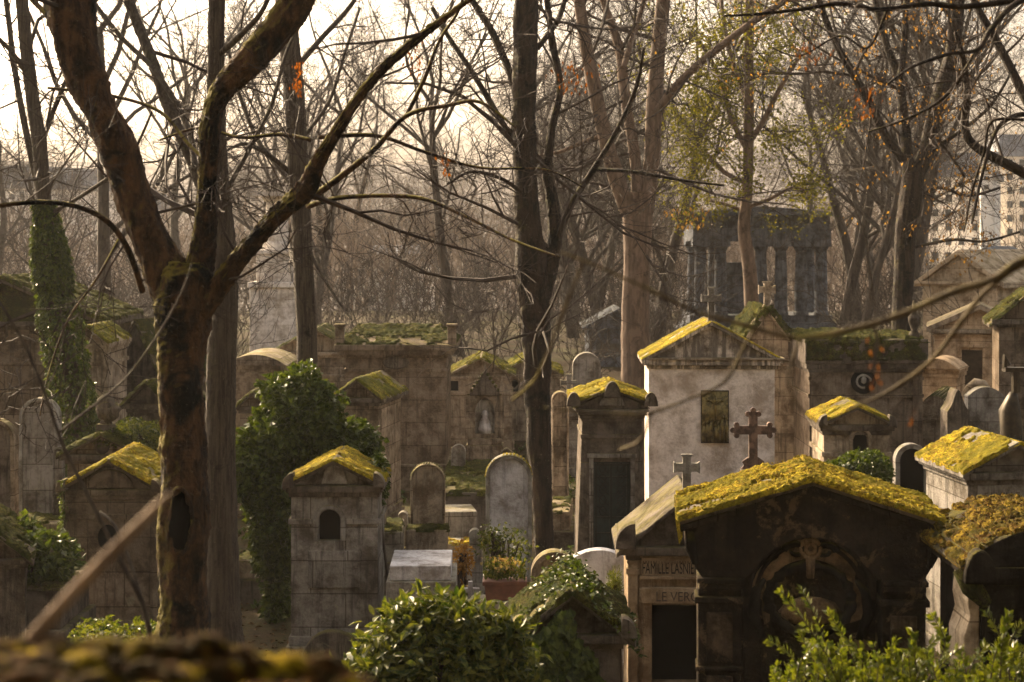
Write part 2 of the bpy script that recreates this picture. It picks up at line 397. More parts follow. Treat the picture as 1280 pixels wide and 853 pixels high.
def cross_poly(cx, z0, h, w, t, flare=0.0):
    """latin cross outline; flare > 0 splays the arm ends"""
    a = z0 + h * 0.68; f = t * (1 + flare)
    return [(cx - f / 2, z0), (cx + f / 2, z0), (cx + t / 2, z0 + t * .5), (cx + t / 2, a - t / 2), (cx + w / 2 - t * .4, a - t / 2), (cx + w / 2, a - f / 2), (cx + w / 2, a + f / 2), (cx + w / 2 - t * .4, a + t / 2),
            (cx + t / 2, a + t / 2), (cx + t / 2, z0 + h - t * .4), (cx + f / 2, z0 + h), (cx - f / 2, z0 + h), (cx - t / 2, z0 + h - t * .4), (cx - t / 2, a + t / 2),
            (cx - w / 2 + t * .4, a + t / 2), (cx - w / 2, a + f / 2), (cx - w / 2, a - f / 2), (cx - w / 2 + t * .4, a - t / 2), (cx - t / 2, a - t / 2), (cx - t / 2, z0 + t * .5)]
def tomb(name, label, cat, xl, xr, ye, yp, Y, D, mat, roof='gable', rmat=None, mossm=None, mth=0.03, oh=0.10, rt=0.07, rz=0, door=None, cornice=True,
         acro=False, centre=None, courses=(), plinth=True, pil=0.0, tymp=None, group=None, fo=0.12, bevel=0.012, cell=None, ins=None, ldoor=None, urn=False, finial=None):
    X0, X1 = xt(xl, Y), xt(xr, Y); w = (X1 - X0); cx = (X0 + X1) / 2
    g = ground_z(cx, Y + D / 2) - 0.04
    t = thing(name, label, cat, (cx, Y, g), R(rz), group)
    e = zt(ye, Y) - g; pk = zt(yp, Y) - g; a = w / 2
    rmat = rmat or mat; cell = cell or max(0.022, Y / 15 * 0.017)
    ch = min(0.16, 0.05 * e + 0.03) if cornice else 0
    ztop = e - ch
    body = MB()
    if door:
        d0, d1, dt, db, arch, kind = door
        a0, a1 = xt(d0, Y) - cx, xt(d1, Y) - cx; zt_, zb = zt(dt, Y) - g, max(0.0, zt(db, Y) - g)
        face_with_hole(body, -a, a, -0.3, ztop, a0, a1, zb, zt_, 0, 0.16, arch)
        body.box(-a, a, 0.16, D, -0.3, ztop)
    else: body.box(-a, a, 0, D, -0.3, ztop)
    body.build('wall', mat, t, bevel)
    if door:
        dm = {'dark': M_dark, 'plain': M_dark, 'iron': M_irondoor, 'stone': M_darkst, 'glass': M_glass, 'bronze': M_bronzed}[kind]
        dd = MB(); dd.box(a0 + .003, a1 - .003, 0.11, 0.157, zb, zt_ - .003 if not arch else zt_)
        if kind == 'dark' and zb > 0.5: nm = 'window'
        else: nm = 'door'
        do = dd.build(nm, dm, t)
        if kind == 'iron' or (kind == 'dark' and a1 - a0 > .3):
            gr = MB(); n = max(3, int((a1 - a0) / 0.11))
            for k in range(1, n): gr.box(a0 + (a1 - a0) * k / n - .007, a0 + (a1 - a0) * k / n + .007, 0.085, 0.10, zb, zt_ - .02)
            for f in (0.08, 0.5, 0.92): gr.box(a0 + .003, a1 - .003, 0.078, 0.095, zb + (zt_ - zb) * f - .012, zb + (zt_ - zb) * f + .012)
            gr.build('grille', M_iron, do)
        fr = MB()
        if arch:
            zs = zt_ - (a1 - a0) / 2
            pts = [(a1 + .03, zb)] + [(cxx, z) for cxx, z in arch_pts(a0 - .03, a1 + .03, zs, arch, 16, rise=(a1 - a0) / 2 + .03 if arch == 'round' else (a1 - a0) * .8 + .05)] + [(a0 - .03, zb)]
            fr.tube([(x, -0.012, z) for x, z in pts], 0.035, 6, ref=Vector((0, 1, 0)))
        else:
            fw = min(.09, (a1 - a0) * .14)
            fr.box(a0 - fw, a0 - .002, -0.035, 0.05, zb, zt_ + fw); fr.box(a1 + .002, a1 + fw, -0.035, 0.05, zb, zt_ + fw); fr.box(a0 - fw - .04, a1 + fw + .04, -0.06, 0.05, zt_ + fw + .002, zt_ + fw * 2)
        fr.build('door_frame' if nm == 'door' else 'window_surround', mat, t, 0.006)
    if plinth: MB().box(-a - .06, a + .06, -.06, D + .06, -.3, 0.22).box(-a - .03, a + .03, -.03, D + .03, .222, 0.34).build('plinth', mat, t, bevel)
    if cornice:
        c = MB(); c.box(-a - .03, a + .03, -.03, D + .03, ztop, ztop + ch * .4).box(-a - oh * .7, a + oh * .7, -oh * .7, D + oh * .7, ztop + ch * .4 + .002, e)
        c.build('cornice', rmat if rmat is not M_slate else mat, t, bevel * .7)
    for k, cy in enumerate(courses):
        z = zt(cy, Y) - g; sc_ = MB()
        if door and zb < z < zt_:
            sc_.box(-a - .035, a0 - .07, -.035, 0, z - .035, z + .035).box(a1 + .07, a + .035, -.035, 0, z - .035, z + .035).box(a + .002, a + .035, 0.002, D, z - .035, z + .035).box(-a - .035, -a - .002, 0.002, D, z - .035, z + .035)
        else: sc_.box(-a - .035, a + .035, -.035, D + .035, z - .035, z + .035)
        sc_.build('string_course', mat, t, bevel * .6)
    if pil:
        for s in (-1, 1):
            x = s * (a - pil / 2 + .01)
            p = MB(); zb2 = 0.345 if plinth else 0
            p.box(x - pil / 2, x + pil / 2, -.045, .04, zb2, ztop - .002); p.box(x - pil / 2 - .02, x + pil / 2 + .02, -.062, .05, ztop - .14, ztop - .08); p.box(x - pil / 2 - .02, x + pil / 2 + .02, -.062, .05, zb2, zb2 + .1)
            p.build('pilaster', mat, t, bevel * .6)
    yf = -fo; yb = D + fo
    if roof == 'gable':
        s = (pk - rt - e) / a
        ez = e - s * oh * 0.0
        if pk - rt > e:
            MB().prism([(-a, e - .001), (a, e - .001), (0, pk - rt - .004)], 0.03, D).build('pediment', tymp or mat, t, bevel)
        zl = pk - (a + oh) * s
        rr = MB(); rr.prism([(-a - oh, zl - rt), (0, pk - rt), (a + oh, zl - rt), (a + oh, zl), (0, pk), (-a - oh, zl)], yf, yb).build('roof', rmat, t, bevel)
        if mossm:
            m = MB()
            L = [(-a - oh - .01, yf - .01, zl + .004), (0, yf - .01, pk + .004), (0, yb + .01, pk + .004), (-a - oh - .01, yb + .01, zl + .004)]
            m.moss(*L, thick=mth, cell=cell, seed=cx)
            L = [(0, yf - .01, pk + .004), (a + oh + .01, yf - .01, zl + .004), (a + oh + .01, yb + .01, zl + .004), (0, yb + .01, pk + .004)]
            m.moss(*L, thick=mth, cell=cell, seed=cx + 3)
            m.build('moss', mossm, t, smooth=True)
    elif roof == 'flat':
        MB().box(-a - oh, a + oh, yf, yb, e + .002, pk).build('roof', rmat, t, bevel * 2)
        if mossm: 
            m = MB(); m.moss((-a - oh, yf, pk + .003), (a + oh, yf, pk + .003), (a + oh, yb, pk + .003), (-a - oh, yb, pk + .003), thick=mth, cell=cell, seed=cx)
            m.moss((-a - oh, yf - .006, e + .05), (a + oh, yf - .006, e + .05), (a + oh, yf - .006, pk), (-a - oh, yf - .006, pk), thick=mth * .6, cell=cell, seed=cx, ragged=0)
            m.build('moss', mossm, t, smooth=True)
    elif roof == 'hip':
        q = MB(); i = 0; zr = pk; A = a + oh; ins = ins or min(A * .8, (D + 2 * fo) / 2 * .9)
        B = [(-A, yf, e + .002), (A, yf, e + .002), (A, yb, e + .002), (-A, yb, e + .002)]
        ym = (yf + yb) / 2; T = [(-A + ins, ym, zr), (A - ins, ym, zr)] if A > ins else [(0, ym, zr)]
        B2 = [(x, y, z + rt) for x, y, z in B]
        q.V += B + B2 + T; q.Fc += [(3, 2, 1, 0), (0, 1, 5, 4), (1, 2, 6, 5), (2, 3, 7, 6), (3, 0, 4, 7), (4, 5, 9, 8), (5, 6, 9), (6, 7, 8, 9), (7, 4, 8)]
        q.build('roof', rmat, t, bevel)
        if mossm:
            m = MB(); m.moss(B2[0], B2[1], T[1], T[0], thick=mth, cell=cell, seed=cx, ragged=0); m.moss(B2[3], B2[0], T[0], T[0], thick=mth, cell=cell, seed=cx + 1, ragged=0); m.moss(B2[1], B2[2], T[1], T[1], thick=mth, cell=cell, seed=cx + 2, ragged=0)
            m.build('moss', mossm, t, smooth=True)
    elif roof == 'segment':
        pts = arch_pts(-a - oh, a + oh, e, 'segment', 14, rise=pk - e)
        MB().prism([(x, z) for x, z in pts], yf, yb).build('roof', rmat, t, bevel)
        if mossm:
            m = MB()
            for k in range(len(pts) - 1):
                (xa, za), (xb, zb_) = pts[k + 1], pts[k]
                m.moss((xa, yf, za + .003), (xb, yf, zb_ + .003), (xb, yb, zb_ + .003), (xa, yb, za + .003), thick=mth, cell=cell, seed=cx, ragged=0)
            m.build('moss', mossm, t, smooth=True)
    if acro:
        r = acro
        for s in (-1, 1):
            pts = [(s * (a + oh + .01), e - .01)] + [(s * (a + oh + .01) - s * r * (1 - math.cos(R(k * 15))), e + r * 1.25 * math.sin(R(k * 15))) for k in range(1, 7)] + [(s * (a + oh - r), e - .01)]
            MB().prism(pts, yf - .03, yf + .16).build('corner_acroterion', rmat, t, bevel * .6, fix=True)
    if centre:
        r = centre; z = pk - r * .9
        MB().prism([(r * math.cos(R(k * 20)), z + r * 1.5 * math.sin(R(k * 20))) for k in range(10)], yf - .04, yf + .12).build('crest', rmat, t, bevel * .6, fix=True)
    if urn:
        z = pk - .02; h = urn
        MB().box(-.12, .12, .1, .34, z - .1, z + .12).build('pedestal', rmat, t, .01)
        MB().lathe([(.02, 0), (.10, .0), (.06, .06), (.05, .1), (.14, .2), (.16, .28), (.12, .33), (.13, .36), (.05, .42), (.03, .47), (.0, .48)], (0, .22), 16, z + .12).blob((.04, .2, z + .3), (.17, .14, .16), amp=.5, freq=3).build('urn', rmat, t, smooth=True)
    if finial:
        h, wd, th, m_, fl = finial
        f = MB(); f.prism(cross_poly(0, pk - .03, h, wd, th, fl), D * .0 + .04, .04 + th * .8).build('cross', m_, t, .01, fix=True)
    return t, (cx, Y, g, a, e, pk)
def stele(name, label, xl, xr, yt, yb, Y, shape='round', thick=0.2, mat=None, rim=0.05, base=True, mossm=None, rise=None, cat='gravestone', rz=0, group=None, panel=None, lean=0):
    X0, X1 = xt(xl, Y), xt(xr, Y); a = (X1 - X0) / 2; cx = (X0 + X1) / 2
    g = min(ground_z(cx, Y), zt(yb, Y)) if yb else ground_z(cx, Y)
    g = ground_z(cx, Y) - .03
    t = thing(name, label, cat, (cx, Y, g), R(rz), group)
    if lean: t.rotation_euler.y = R(lean)
    top = zt(yt, Y) - g; rise = rise or (a if shape == 'round' else a * 1.2)
    if shape == 'flat': rise = 0
    b0 = 0.28 if base else -.25
    def outline(ins, zb):
        pts = arch_pts(-a + ins, a - ins, top - rise, shape, 20, rise=rise - ins)
        return [(-a + ins, zb), (a - ins, zb)] + pts
    mat = mat or M_grey
    MB().prism(outline(rim if rim else 0, b0 - .05), 0.02 if rim else 0, thick).build('slab', panel or mat, t, .008)
    if rim:
        o = outline(0, b0 - .05); i = outline(rim, b0 - .05); m = MB(); n = len(o)
        for y0, y1 in ((-.015, thick + .01),):
            k0 = len(m.V)
            m.V += [(x, y0, z) for x, z in o] + [(x, y0, z) for x, z in i] + [(x, y1, z) for x, z in o] + [(x, y1, z) for x, z in i]
            for k in range(1, n):
                k2 = (k + 1) % n
                A, B, C, Dd = k0 + k, k0 + k2, k0 + n + k2, k0 + n + k
                m.Fc += [(A, B, C, Dd), (A + 2 * n, Dd + 2 * n, C + 2 * n, B + 2 * n), (A, A + 2 * n, B + 2 * n, B), (Dd, C, C + 2 * n, Dd + 2 * n)]
        m.build('rim', mat, t, .006, fix=True)
    if base: MB().box(-a - .08, a + .08, -.10, thick + .10, -.25, b0 - .12).box(-a - .04, a + .04, -.05, thick + .05, b0 - .118, b0).build('base', mat, t, .01)
    if mossm:
        m = MB(); pts = arch_pts(-a, a, top - rise, shape, 20, rise=rise)
        for k in range(len(pts) - 1):
            (xa, za), (xb, zb_) = pts[k + 1], pts[k]
            m.moss((xa, -.02, za + .003), (xb, -.02, zb_ + .003), (xb, thick + .02, zb_ + .003), (xa, thick + .02, za + .003), thick=.018, cell=.03, seed=cx, ragged=0)
        m.build('moss', mossm, t, smooth=True)
    return t, (cx, Y, g, a, top)

# ================================================================== NEAR ROW
# -- blackened gabled mausoleum, right foreground
def front_tomb():
    Y = 15.0; cx = xt(1014, Y); g = ground_z(cx, Y + 1) - .04; Yf = 14.76
    t = thing('mausoleum', 'blackened stone mausoleum with thick golden moss gable roof, largest in the foreground', 'mausoleum', (cx, Y, g), R(-5))
    zp = zt(599, Yf) - g; zl = zt(652, Yf) - g; zb = zt(722, Y) - g; W = 1.16; D = 1.15; a = 1.0
    sl = (zp - zl) / W
    MB().box(-a + .02, a - .02, .30, D - .02, -.3, zb).build('wall', M_black, t, .015)
    MB().box(-a - .06, a + .06, -.05, D, -.3, .35).box(-a - .03, a + .03, -.02, D - .03, .352, .55).build('plinth', M_black, t, .02)
    # the heavy gable block with a round arch cut into it
    B = 1.10; r = .56; zs = zb - .20; rng = random.Random(5)
    gb = MB(); pts = arch_pts(-r, r, zs, 'round', 24); yA, yB = -.08, .10
    zed = zl - .05; zt_ = zp - .06
    gb.prism([(-B + .14, zb), (-r * 1.0, zb), (-r * .985, zb + .02)] + [q_ for q_ in reversed(pts[12:24]) if q_[1] > zb + .03] + [(0, zt_), (-B, zed), (-B, zb + .24), (-B + .09, zb + .08)], yA, yB)
    gb.prism([(B - .14, zb), (B - .09, zb + .08), (B, zb + .24), (B, zed), (0, zt_)] + [q_ for q_ in reversed(pts[1:13]) if q_[1] > zb + .03] + [(r * .985, zb + .02), (r, zb)], yA, yB)
    gb.prism([(-B + .14, zb), (B - .14, zb), (B, zb + .24), (B, zed), (0, zt_), (-B, zed), (-B, zb + .24)], .302, D)
    gb.box(-B + .14, -r - .02, .102, .30, zb, zed - .02).box(r + .02, B - .14, .102, .30, zb, zed - .02)
    gb.build('pediment', M_black, t, .012, fix=True)
    for s in (-1, 1):
        MB().box(min(s * r * 1.06, s * (B - .10)), max(s * r * 1.06, s * (B - .10)), -.12, .3, zb - .05, zb - .002).box(min(s * r * 1.08, s * (B - .12)), max(s * r * 1.08, s * (B - .12)), -.09, .3, zb - .11, zb - .052).build('cornice', M_black, t, .012)
        MB().tube([(s * B * .96, -.08, zed - .08), (s * B * .96, -.10, zed - .20), (s * B * .92, -.08, zed - .36)], [.03, .06, .03], 9, rough=.5).build('corner_scroll', M_black2, t, smooth=True)
        x = s * (a - .20)
        po = MB().box(x - .19, x + .19, .0, .30, .555, zb - .112).build('pilaster', M_black, t, .014)
        q = MB()
        for z0, z1 in ((.72, 1.02), (1.18, 1.55), (1.66, zb - .32)): q.box(x - .115, x + .115, -.022, .006, z0, z1)
        q.build('raised_panel', M_dimpanel, po, .014)
        MB().box(x - .22, x + .22, -.05, .3, zb - .24, zb - .18).build('capital', M_black, po, .012)
        MB().box(x - .22, x + .22, -.05, .3, 1.06, 1.13).build('band', M_ochre, po, .014)
        MB().box(x - .21, x + .21, -.03, .3, 1.585, 1.63).build('band', M_black, po, .014)
    rk = MB()
    rk.prism([(-W, zl - .06), (0, zp - .065), (W, zl - .06), (W, zl - .003), (0, zp - .008), (-W, zl - .003)], -.20, D + .12)
    rk.build('roof', M_darkst, t, .012)
    fc = MB()
    for k in range(14):
        s = -1 if k < 7 else 1; f0 = (k % 7) / 7; f1 = f0 + 1 / 7 - .008
        fc.prism([(s * W * f0, zp - .075 - sl * W * f0), (s * W * f1, zp - .075 - sl * W * f1), (s * W * f1, zp - .13 - sl * W * f1), (s * W * f0, zp - .13 - sl * W * f0)], -.16, -.09)
    fc.build('raking_moulding', M_black, t, .01, fix=True)
    m = MB()
    for sgn in (-1, 1):
        P = [(sgn * (W + .01), -.22, zl), (0, -.22, zp), (0, D + .14, zp + .01), (sgn * (W + .01), D + .14, zl + .01)]
        m.moss(*P, thick=.035, cell=.0115, seed=2.0 + sgn)
    m.moss((-W - .012, D + .1, zl), (-W - .012, -.2, zl), (-W + .02, -.2, zl - .22), (-W + .02, D + .1, zl - .1), .025, .014, 7)
    for k in range(900):
        sgn = rng.choice((-1, 1)); u = rng.random(); v = rng.random() ** 1.4
        q_ = rng.uniform(.004, .013); m.blob((sgn * W * u, -.22 + (D + .34) * v, zp - sl * W * u + .02), (q_ * 1.3, q_ * 1.3, q_), 6, 4, .5, 3)
    m.build('moss', M_moss, t, smooth=True)
    # carved tympanum inside the arch
    MB().box(-r - .02, r + .02, .20, .295, .6, zs + r + .03).build('tympanum', M_black, t)
    zc = zs + .06
    ar = MB()
    for r_, th, y in ((r - .01, .030, .10), (r - .085, .020, .14)):
        ar.tube([(r_ * math.cos(R(k * 7.5)), y, zs + r_ * math.sin(R(k * 7.5))) for k in range(25)], th, 8, ref=Vector((0, 1, 0)), rough=.15)
    ar.build('arch_moulding', M_black, t, smooth=True)
    o = MB()                                     # pale cut-out cartouche frame, lobed
    outer = []; inner = []
    for k in range(49):
        th = R(-35 + 250 * k / 48); lob = 1 + .10 * math.cos(th * 6 + 1.57) + .03 * math.sin(th * 13)
        outer.append((.475 * lob * math.cos(th), zc - .04 + .47 * lob * math.sin(th))); inner.append((.375 * math.cos(th), zc - .06 + .33 * math.sin(th)))
    i0 = len(o.V)
    for y in (.135, .205):
        o.V += [(x, y, z) for x, z in outer] + [(x, y, z) for x, z in inner]
    n = 49
    for k in range(n - 1):
        A_, B_, C_, D_ = k, k + 1, n + k + 1, n + k
        o.Fc += [(A_, B_, C_, D_), (2 * n + A_, 2 * n + B_, B_, A_), (D_, C_, 2 * n + C_, 2 * n + D_)]
    o.build('cartouche', M_ochre, t, .02, fix=True)
    n = 44
    MB().tube([(.36 * math.cos(2 * math.pi * k / n), .13, zc - .08 + .30 * math.sin(2 * math.pi * k / n)) for k in range(n + 1)], [.045 + .016 * math.sin(k * 2.7) for k in range(n + 1)], 8, ref=Vector((0, 1, 0)), rough=.4).build('wreath', M_black2, t, smooth=True)
    MB().blob((0, .20, zc - .20), (.27, .07, .13), 20, 10, .1).build('medallion', M_ochre, t, smooth=True)
    ks = MB(); z0 = zs + r - .12
    for r_ in (.085, .045): ks.tube([(r_ * math.cos(R(k * 24)), .07, z0 + r_ * math.sin(R(k * 24))) for k in range(16)], .022, 7, ref=Vector((0, 1, 0)))
    ks.prism([(-.03, z0 - .26), (.03, z0 - .26), (.042, z0 - .07), (-.042, z0 - .07)], .05, .15)
    ks.build('keystone', M_ochre, t, smooth=True, fix=True)
    for s in (-1, 1):
        sc_ = MB(); sc_.tube([(s * (.13 + .10 * math.cos(R(k * 30)) * (1 - k * .05)), .08, z0 - .02 + .07 * math.sin(R(k * 30)) * (1 - k * .05)) for k in range(13)], [.035 - .0015 * k for k in range(13)], 7, ref=Vector((0, 1, 0)), rough=.3)
        sc_.tube([(s * .42, .10, zc - .42), (s * .50, .09, zc - .2), (s * .47, .09, zc), (s * .40, .10, zc + .1)], [.03, .05, .045, .02], 8, rough=.4); sc_.build('carved_scroll', M_black2, t, smooth=True)
    MB().box(-.58, .58, .02, .30, .98, 1.05).build('sill', M_ochre, t, .02)
    MB().box(-.5, .5, .12, .28, .56, .97).build('door', M_dark, t, .01)
    for s in (-1, 1): MB().box(s * .54 - .05, s * .54 + .05, .05, .28, .56, .978).build('bracket', M_black, t, .02)
front_tomb()
# -- family chapel behind its left shoulder
t, q = tomb('funerary_chapel', 'narrow beige chapel with FAMILLE LASNIER carved over a dark doorway', 'chapel', 786, 932, 683, 617, 17.3, 1.3, M_beige, rmat=M_darkst, oh=.13, rt=.05, door=(815, 897, 757, 853, None, 'plain'), acro=.20, tymp=M_darkst, rz=-1.5, pil=.10, finial=(.42, .27, .085, M_grey2, .5), cell=.03)
cx, Y, g, a, e, pk = q
zA = zt(697, Y) - g; zB = zt(719, Y) - g; zC = zt(734, Y) - g; zD = zt(753, Y) - g
p1 = MB().box(-a + .13, a - .13, -.035, 0, zB, zA).build('name_panel', M_panel, t, .004)
MB().box(-a + .11, a - .11, -.06, 0, zA + .002, zA + .02).box(-a + .11, a - .11, -.06, 0, zB - .035, zB - .002).build('moulding', M_beige, t, .004)
p2 = MB().box(-a + .13, a - .13, -.07, 0, zD, zC).build('name_panel', M_panel, t, .004)
dt = MB()
for k in range(46): dt.box(-a - .02 + k * .0265, -a - .005 + k * .0265, -.055, -.03, e - .17, e - .145)
dt.build('dentil_band', M_beige, t)
text_part('FAMILLE LASNIER', .115, xt(803, Y) - cx, -.039, zB + .02, M_letter, t, width=.565)
text_part('LE VERC', .095, xt(820, Y) - cx, -.074, zD + .025, M_lettergrey, t, width=.42)
# -- mossy tomb cut by the right edge
t, q = tomb('tomb', 'dark rounded tomb under shaggy brown moss at the lower right edge of the photo', 'tomb', 1226, 1400, 706, 655, 13.6, 1.3, M_black2, roof='segment', rmat=M_black2, mossm=M_mossb, mth=.05, oh=.20, cell=.014, rz=0)
cx, Y, g, a, e, pk = q
m = MB(); rng = random.Random(8)
for k in range(700):
    u = rng.uniform(-1, 1); r = rng.uniform(.004, .012); m.blob((u * (a + .18), rng.uniform(-.12, 1.3), e + (pk - e) * (1 - u * u) + .03), (r * 1.4, r * 1.4, r), 6, 4, .5, 3)
m.build('moss', M_mossb, t, smooth=True)['kind'] = 'stuff'
MB().prism([(-a - .05 + .13 * math.cos(R(k * 15)), e - .12 + .27 * math.sin(R(k * 15))) for k in range(13)], -.2, -.05).build('corner_acroterion', M_black2, t, .02, fix=True)
MB().tube([(-a - .18, -.05, e - .02), (-a - .10, -.1, e - .16), (-a + .02, -.08, e - .3)], [.06, .09, .05], 8, rough=.5).build('hanging_moss', M_mossd, t, smooth=True)
bt = MB().prism([(-a - .13, -.2), (-a - .004, -.2), (-a - .004, e - .10), (-a - .08, e - .10), (-a - .10, e - .3), (-a - .08, e - .42), (-a - .13, e - .58)], .02, .5).build('side_buttress', M_pale, t, .012, fix=True)
# -- ivy-grown gabled tomb, centre foreground
t, q = tomb('tomb', 'low dark gabled tomb smothered in ivy, between the laurel bush and the chapel doorway', 'tomb', 655, 775, 792, 735, 14.6, 1.3, M_darkst, rmat=M_darkst, mossm=M_mossd, mth=.04, oh=.13, acro=.13)
ivy_tomb, ivy_q = t, q
# ================================================================== MIDDLE ROW
t, q = tomb('tomb', 'tall narrow tomb with golden moss gable and small arched window, right of the maple', 'tomb', 364, 472, 607, 572, 21.5, 1.15, M_grey, rmat=M_darkst, mossm=M_moss, mth=.03, oh=.09, door=(398, 426, 637, 676, 'round', 'dark'), acro=.14, courses=(652,), rz=0)
cx, Y, g, a, e, pk = q
MB().prism([(-.17, e + .015), (.17, e + .015), (.10, e + .26), (-.10, e + .26)], -.03, .05).build('carved_emblem', M_grey2, t, .02)
MB().box(-.33, .33, -.03, 0.0, .95, 1.42).build('inscription_panel', M_grey, t, .01)
MB().prism([(.37 * math.cos(R(k * 15)), .1 + .37 * math.sin(R(k * 15))) for k in range(13)], -.30, -.12).build('arched_step', M_darkst, t, .02, fix=True)
t, q = tomb('tomb', 'brown stone tomb with golden moss gable and dark round hollow, left of the maple', 'tomb', 80, 196, 612, 572, 22.5, 1.5, M_brown, rmat=M_brown, mossm=M_moss, mth=.035, oh=.07, centre=None, acro=.12, courses=(646,), pil=.09)
cx, Y, g, a, e, pk = q
MB().prism([(xt(135, Y) - cx + .13 * math.cos(R(k * 20)), zt(672, Y) - g + .17 * math.sin(R(k * 20))) for k in range(18)], -.02, .02).build('round_plaque', M_dark, t, fix=True)  # flat black disc painted as the shade inside a round hollow
MB().prism([(.30 * math.cos(R(k * 15)), e + .02 + .24 * math.sin(R(k * 15))) for k in range(13)], -.02, .06).build('lunette', M_brown, t, .01, fix=True)
t, q = tomb('tomb', 'gabled tomb crowned by a carved urn, just behind the brown moss-roofed tomb at left', 'tomb', 84, 172, 568, 540, 25.0, 1.6, M_warm2, rmat=M_darkst, mossm=M_mossd, mth=.045, oh=.14, urn=1)
cx, Y, g, a, e, pk = q
MB().prism([(.1 * math.cos(R(k * 20)), e + .10 + .1 * math.sin(R(k * 20))) for k in range(18)], -.03, .05).build('rosette', M_darkst, t, .02, fix=True)
# far-left steles and mausoleum
stele('gravestone', 'tall grey round-topped gravestone on stepped base against the left mausoleum wall', 24, 72, 498, 640, 27.5, 'round', .25, M_grey2, .05, panel=M_grey)
MB_ = MB()
t = thing('grave_surround', 'dark mossy stone kerb and ledge below the tall left gravestone', 'grave surround', (xt(48, 26.8), 26.8, ground_z(xt(48, 26.8), 26.8)))
MB().box(-.62, .62, -.5, .45, -.1, .9).build('ledge', M_darkst, t, .02); MB().box(-.75, .75, -.75, -.5, -.1, .55).build('kerb', M_darkst, t, .02)
m = MB(); m.moss((-.62, -.5, .905), (.62, -.5, .905), (.62, .45, .905), (-.62, .45, .905), .05, .04, 3); m.build('moss', M_mossd, t, smooth=True)
stele('gravestone', 'weathered round-topped gravestone cut by the left edge of the photo', -36, 18, 524, 660, 25.5, 'round', .22, M_warm2, .06, panel=M_darkst)
t, q = tomb('tomb', 'low dark gabled tomb with mossy roof slabs at the left edge behind thin stems', 'tomb', -60, 30, 700, 655, 20.0, 1.6, M_darkst, rmat=M_darkst, mossm=M_mossd, mth=.05, oh=.1, rz=14)
t, q = tomb('mausoleum', 'broad brown mausoleum with heavy mossy pediment at far left behind the leaning ivy trunk', 'mausoleum', -110, 118, 402, 345, 33.0, 3.2, M_blocks_b, rmat=M_darkst, mossm=M_mossd, mth=.06, oh=.22, pil=.3, courses=(455, 420), fo=.2, tymp=M_mossd, rt=.12)
t, q = tomb('tomb', 'narrow pilastered tomb with a bright mossy slab roof beside the leaning ivy trunk', 'tomb', 86, 134, 430, 406, 31.2, 1.6, M_warm, rmat=M_warm, mossm=M_moss2, mth=.035, oh=.07, pil=.12, courses=(455,))
t, q = tomb('tomb', 'steep-roofed dark chapel with a mossy slope and small arched window, left of the maple trunk', 'chapel', 138, 208, 470, 398, 35.5, 2.4, M_darkst, rmat=M_darkst, mossm=M_mossd, mth=.05, oh=.12, door=(137.5 + 2, 152, 447, 482, 'gothic', 'glass'), rz=-24, rt=.1)
t, q = tomb('tomb', 'small dark tomb with tilted slab roof low behind the maple trunk on its left', 'tomb', 158, 214, 505, 474, 29.5, 1.4, M_darkst, rmat=M_darkst, mossm=M_mossd, mth=.05, oh=.12, rz=-14)
# between maple and the broad chapel
t, q = tomb('tomb', 'low beige tomb with curved stone roof between the maple and the ivy bush', 'tomb', 284, 354, 457, 443, 38.5, 2.2, M_warm, roof='segment', rmat=M_warm2, oh=.1, courses=(490,))
t, q = tomb('chapel', 'beige gabled chapel behind the grey trunk left of the broad moss-roofed chapel', 'chapel', 345, 442, 440, 410, 41.5, 2.4, M_warm2, rmat=M_warm, mossm=M_mossd, mth=.04, oh=.14, courses=(470,))
t, q = tomb('mausoleum', 'broad brown block-built mausoleum with flat overhanging moss roof in the centre-left', 'mausoleum', 432, 558, 438, 409, 36.0, 2.6, M_blocks_b, roof='hip', rmat=M_brown, mossm=M_mossd, mth=.05, oh=.22, courses=(463,), rt=.12, fo=.2, pil=.0, ins=.45)
cx, Y, g, a, e, pk = q
for s in (-1, 1):
    MB().box(s * (a + .12) - .09, s * (a + .12) + .09, -.16, .1, e + .1, e + .50).box(s * (a + .12) - .12, s * (a + .12) + .12, -.19, .13, e + .502, e + .56).build('corner_post', M_brown, t, .02)
MB().prism([(.28 * math.cos(R(k * 15)), e - .26 + .14 * math.sin(R(k * 15))) for k in range(24)], -.05, 0).build('carved_wreath', M_darkst, t, .02, fix=True)
MB().box(-a - .1, a + .1, -.12, 3, -.3, zt(580, Y) - g).build('step', M_blocks, t, .02)
t, q = tomb('tomb', 'small leaning tomb with lit mossy gable in front of the broad moss-roofed mausoleum', 'tomb', 420, 474, 497, 472, 31.0, 1.7, M_warm2, rmat=M_darkst, mossm=M_moss2, mth=.03, oh=.12, rz=-10)
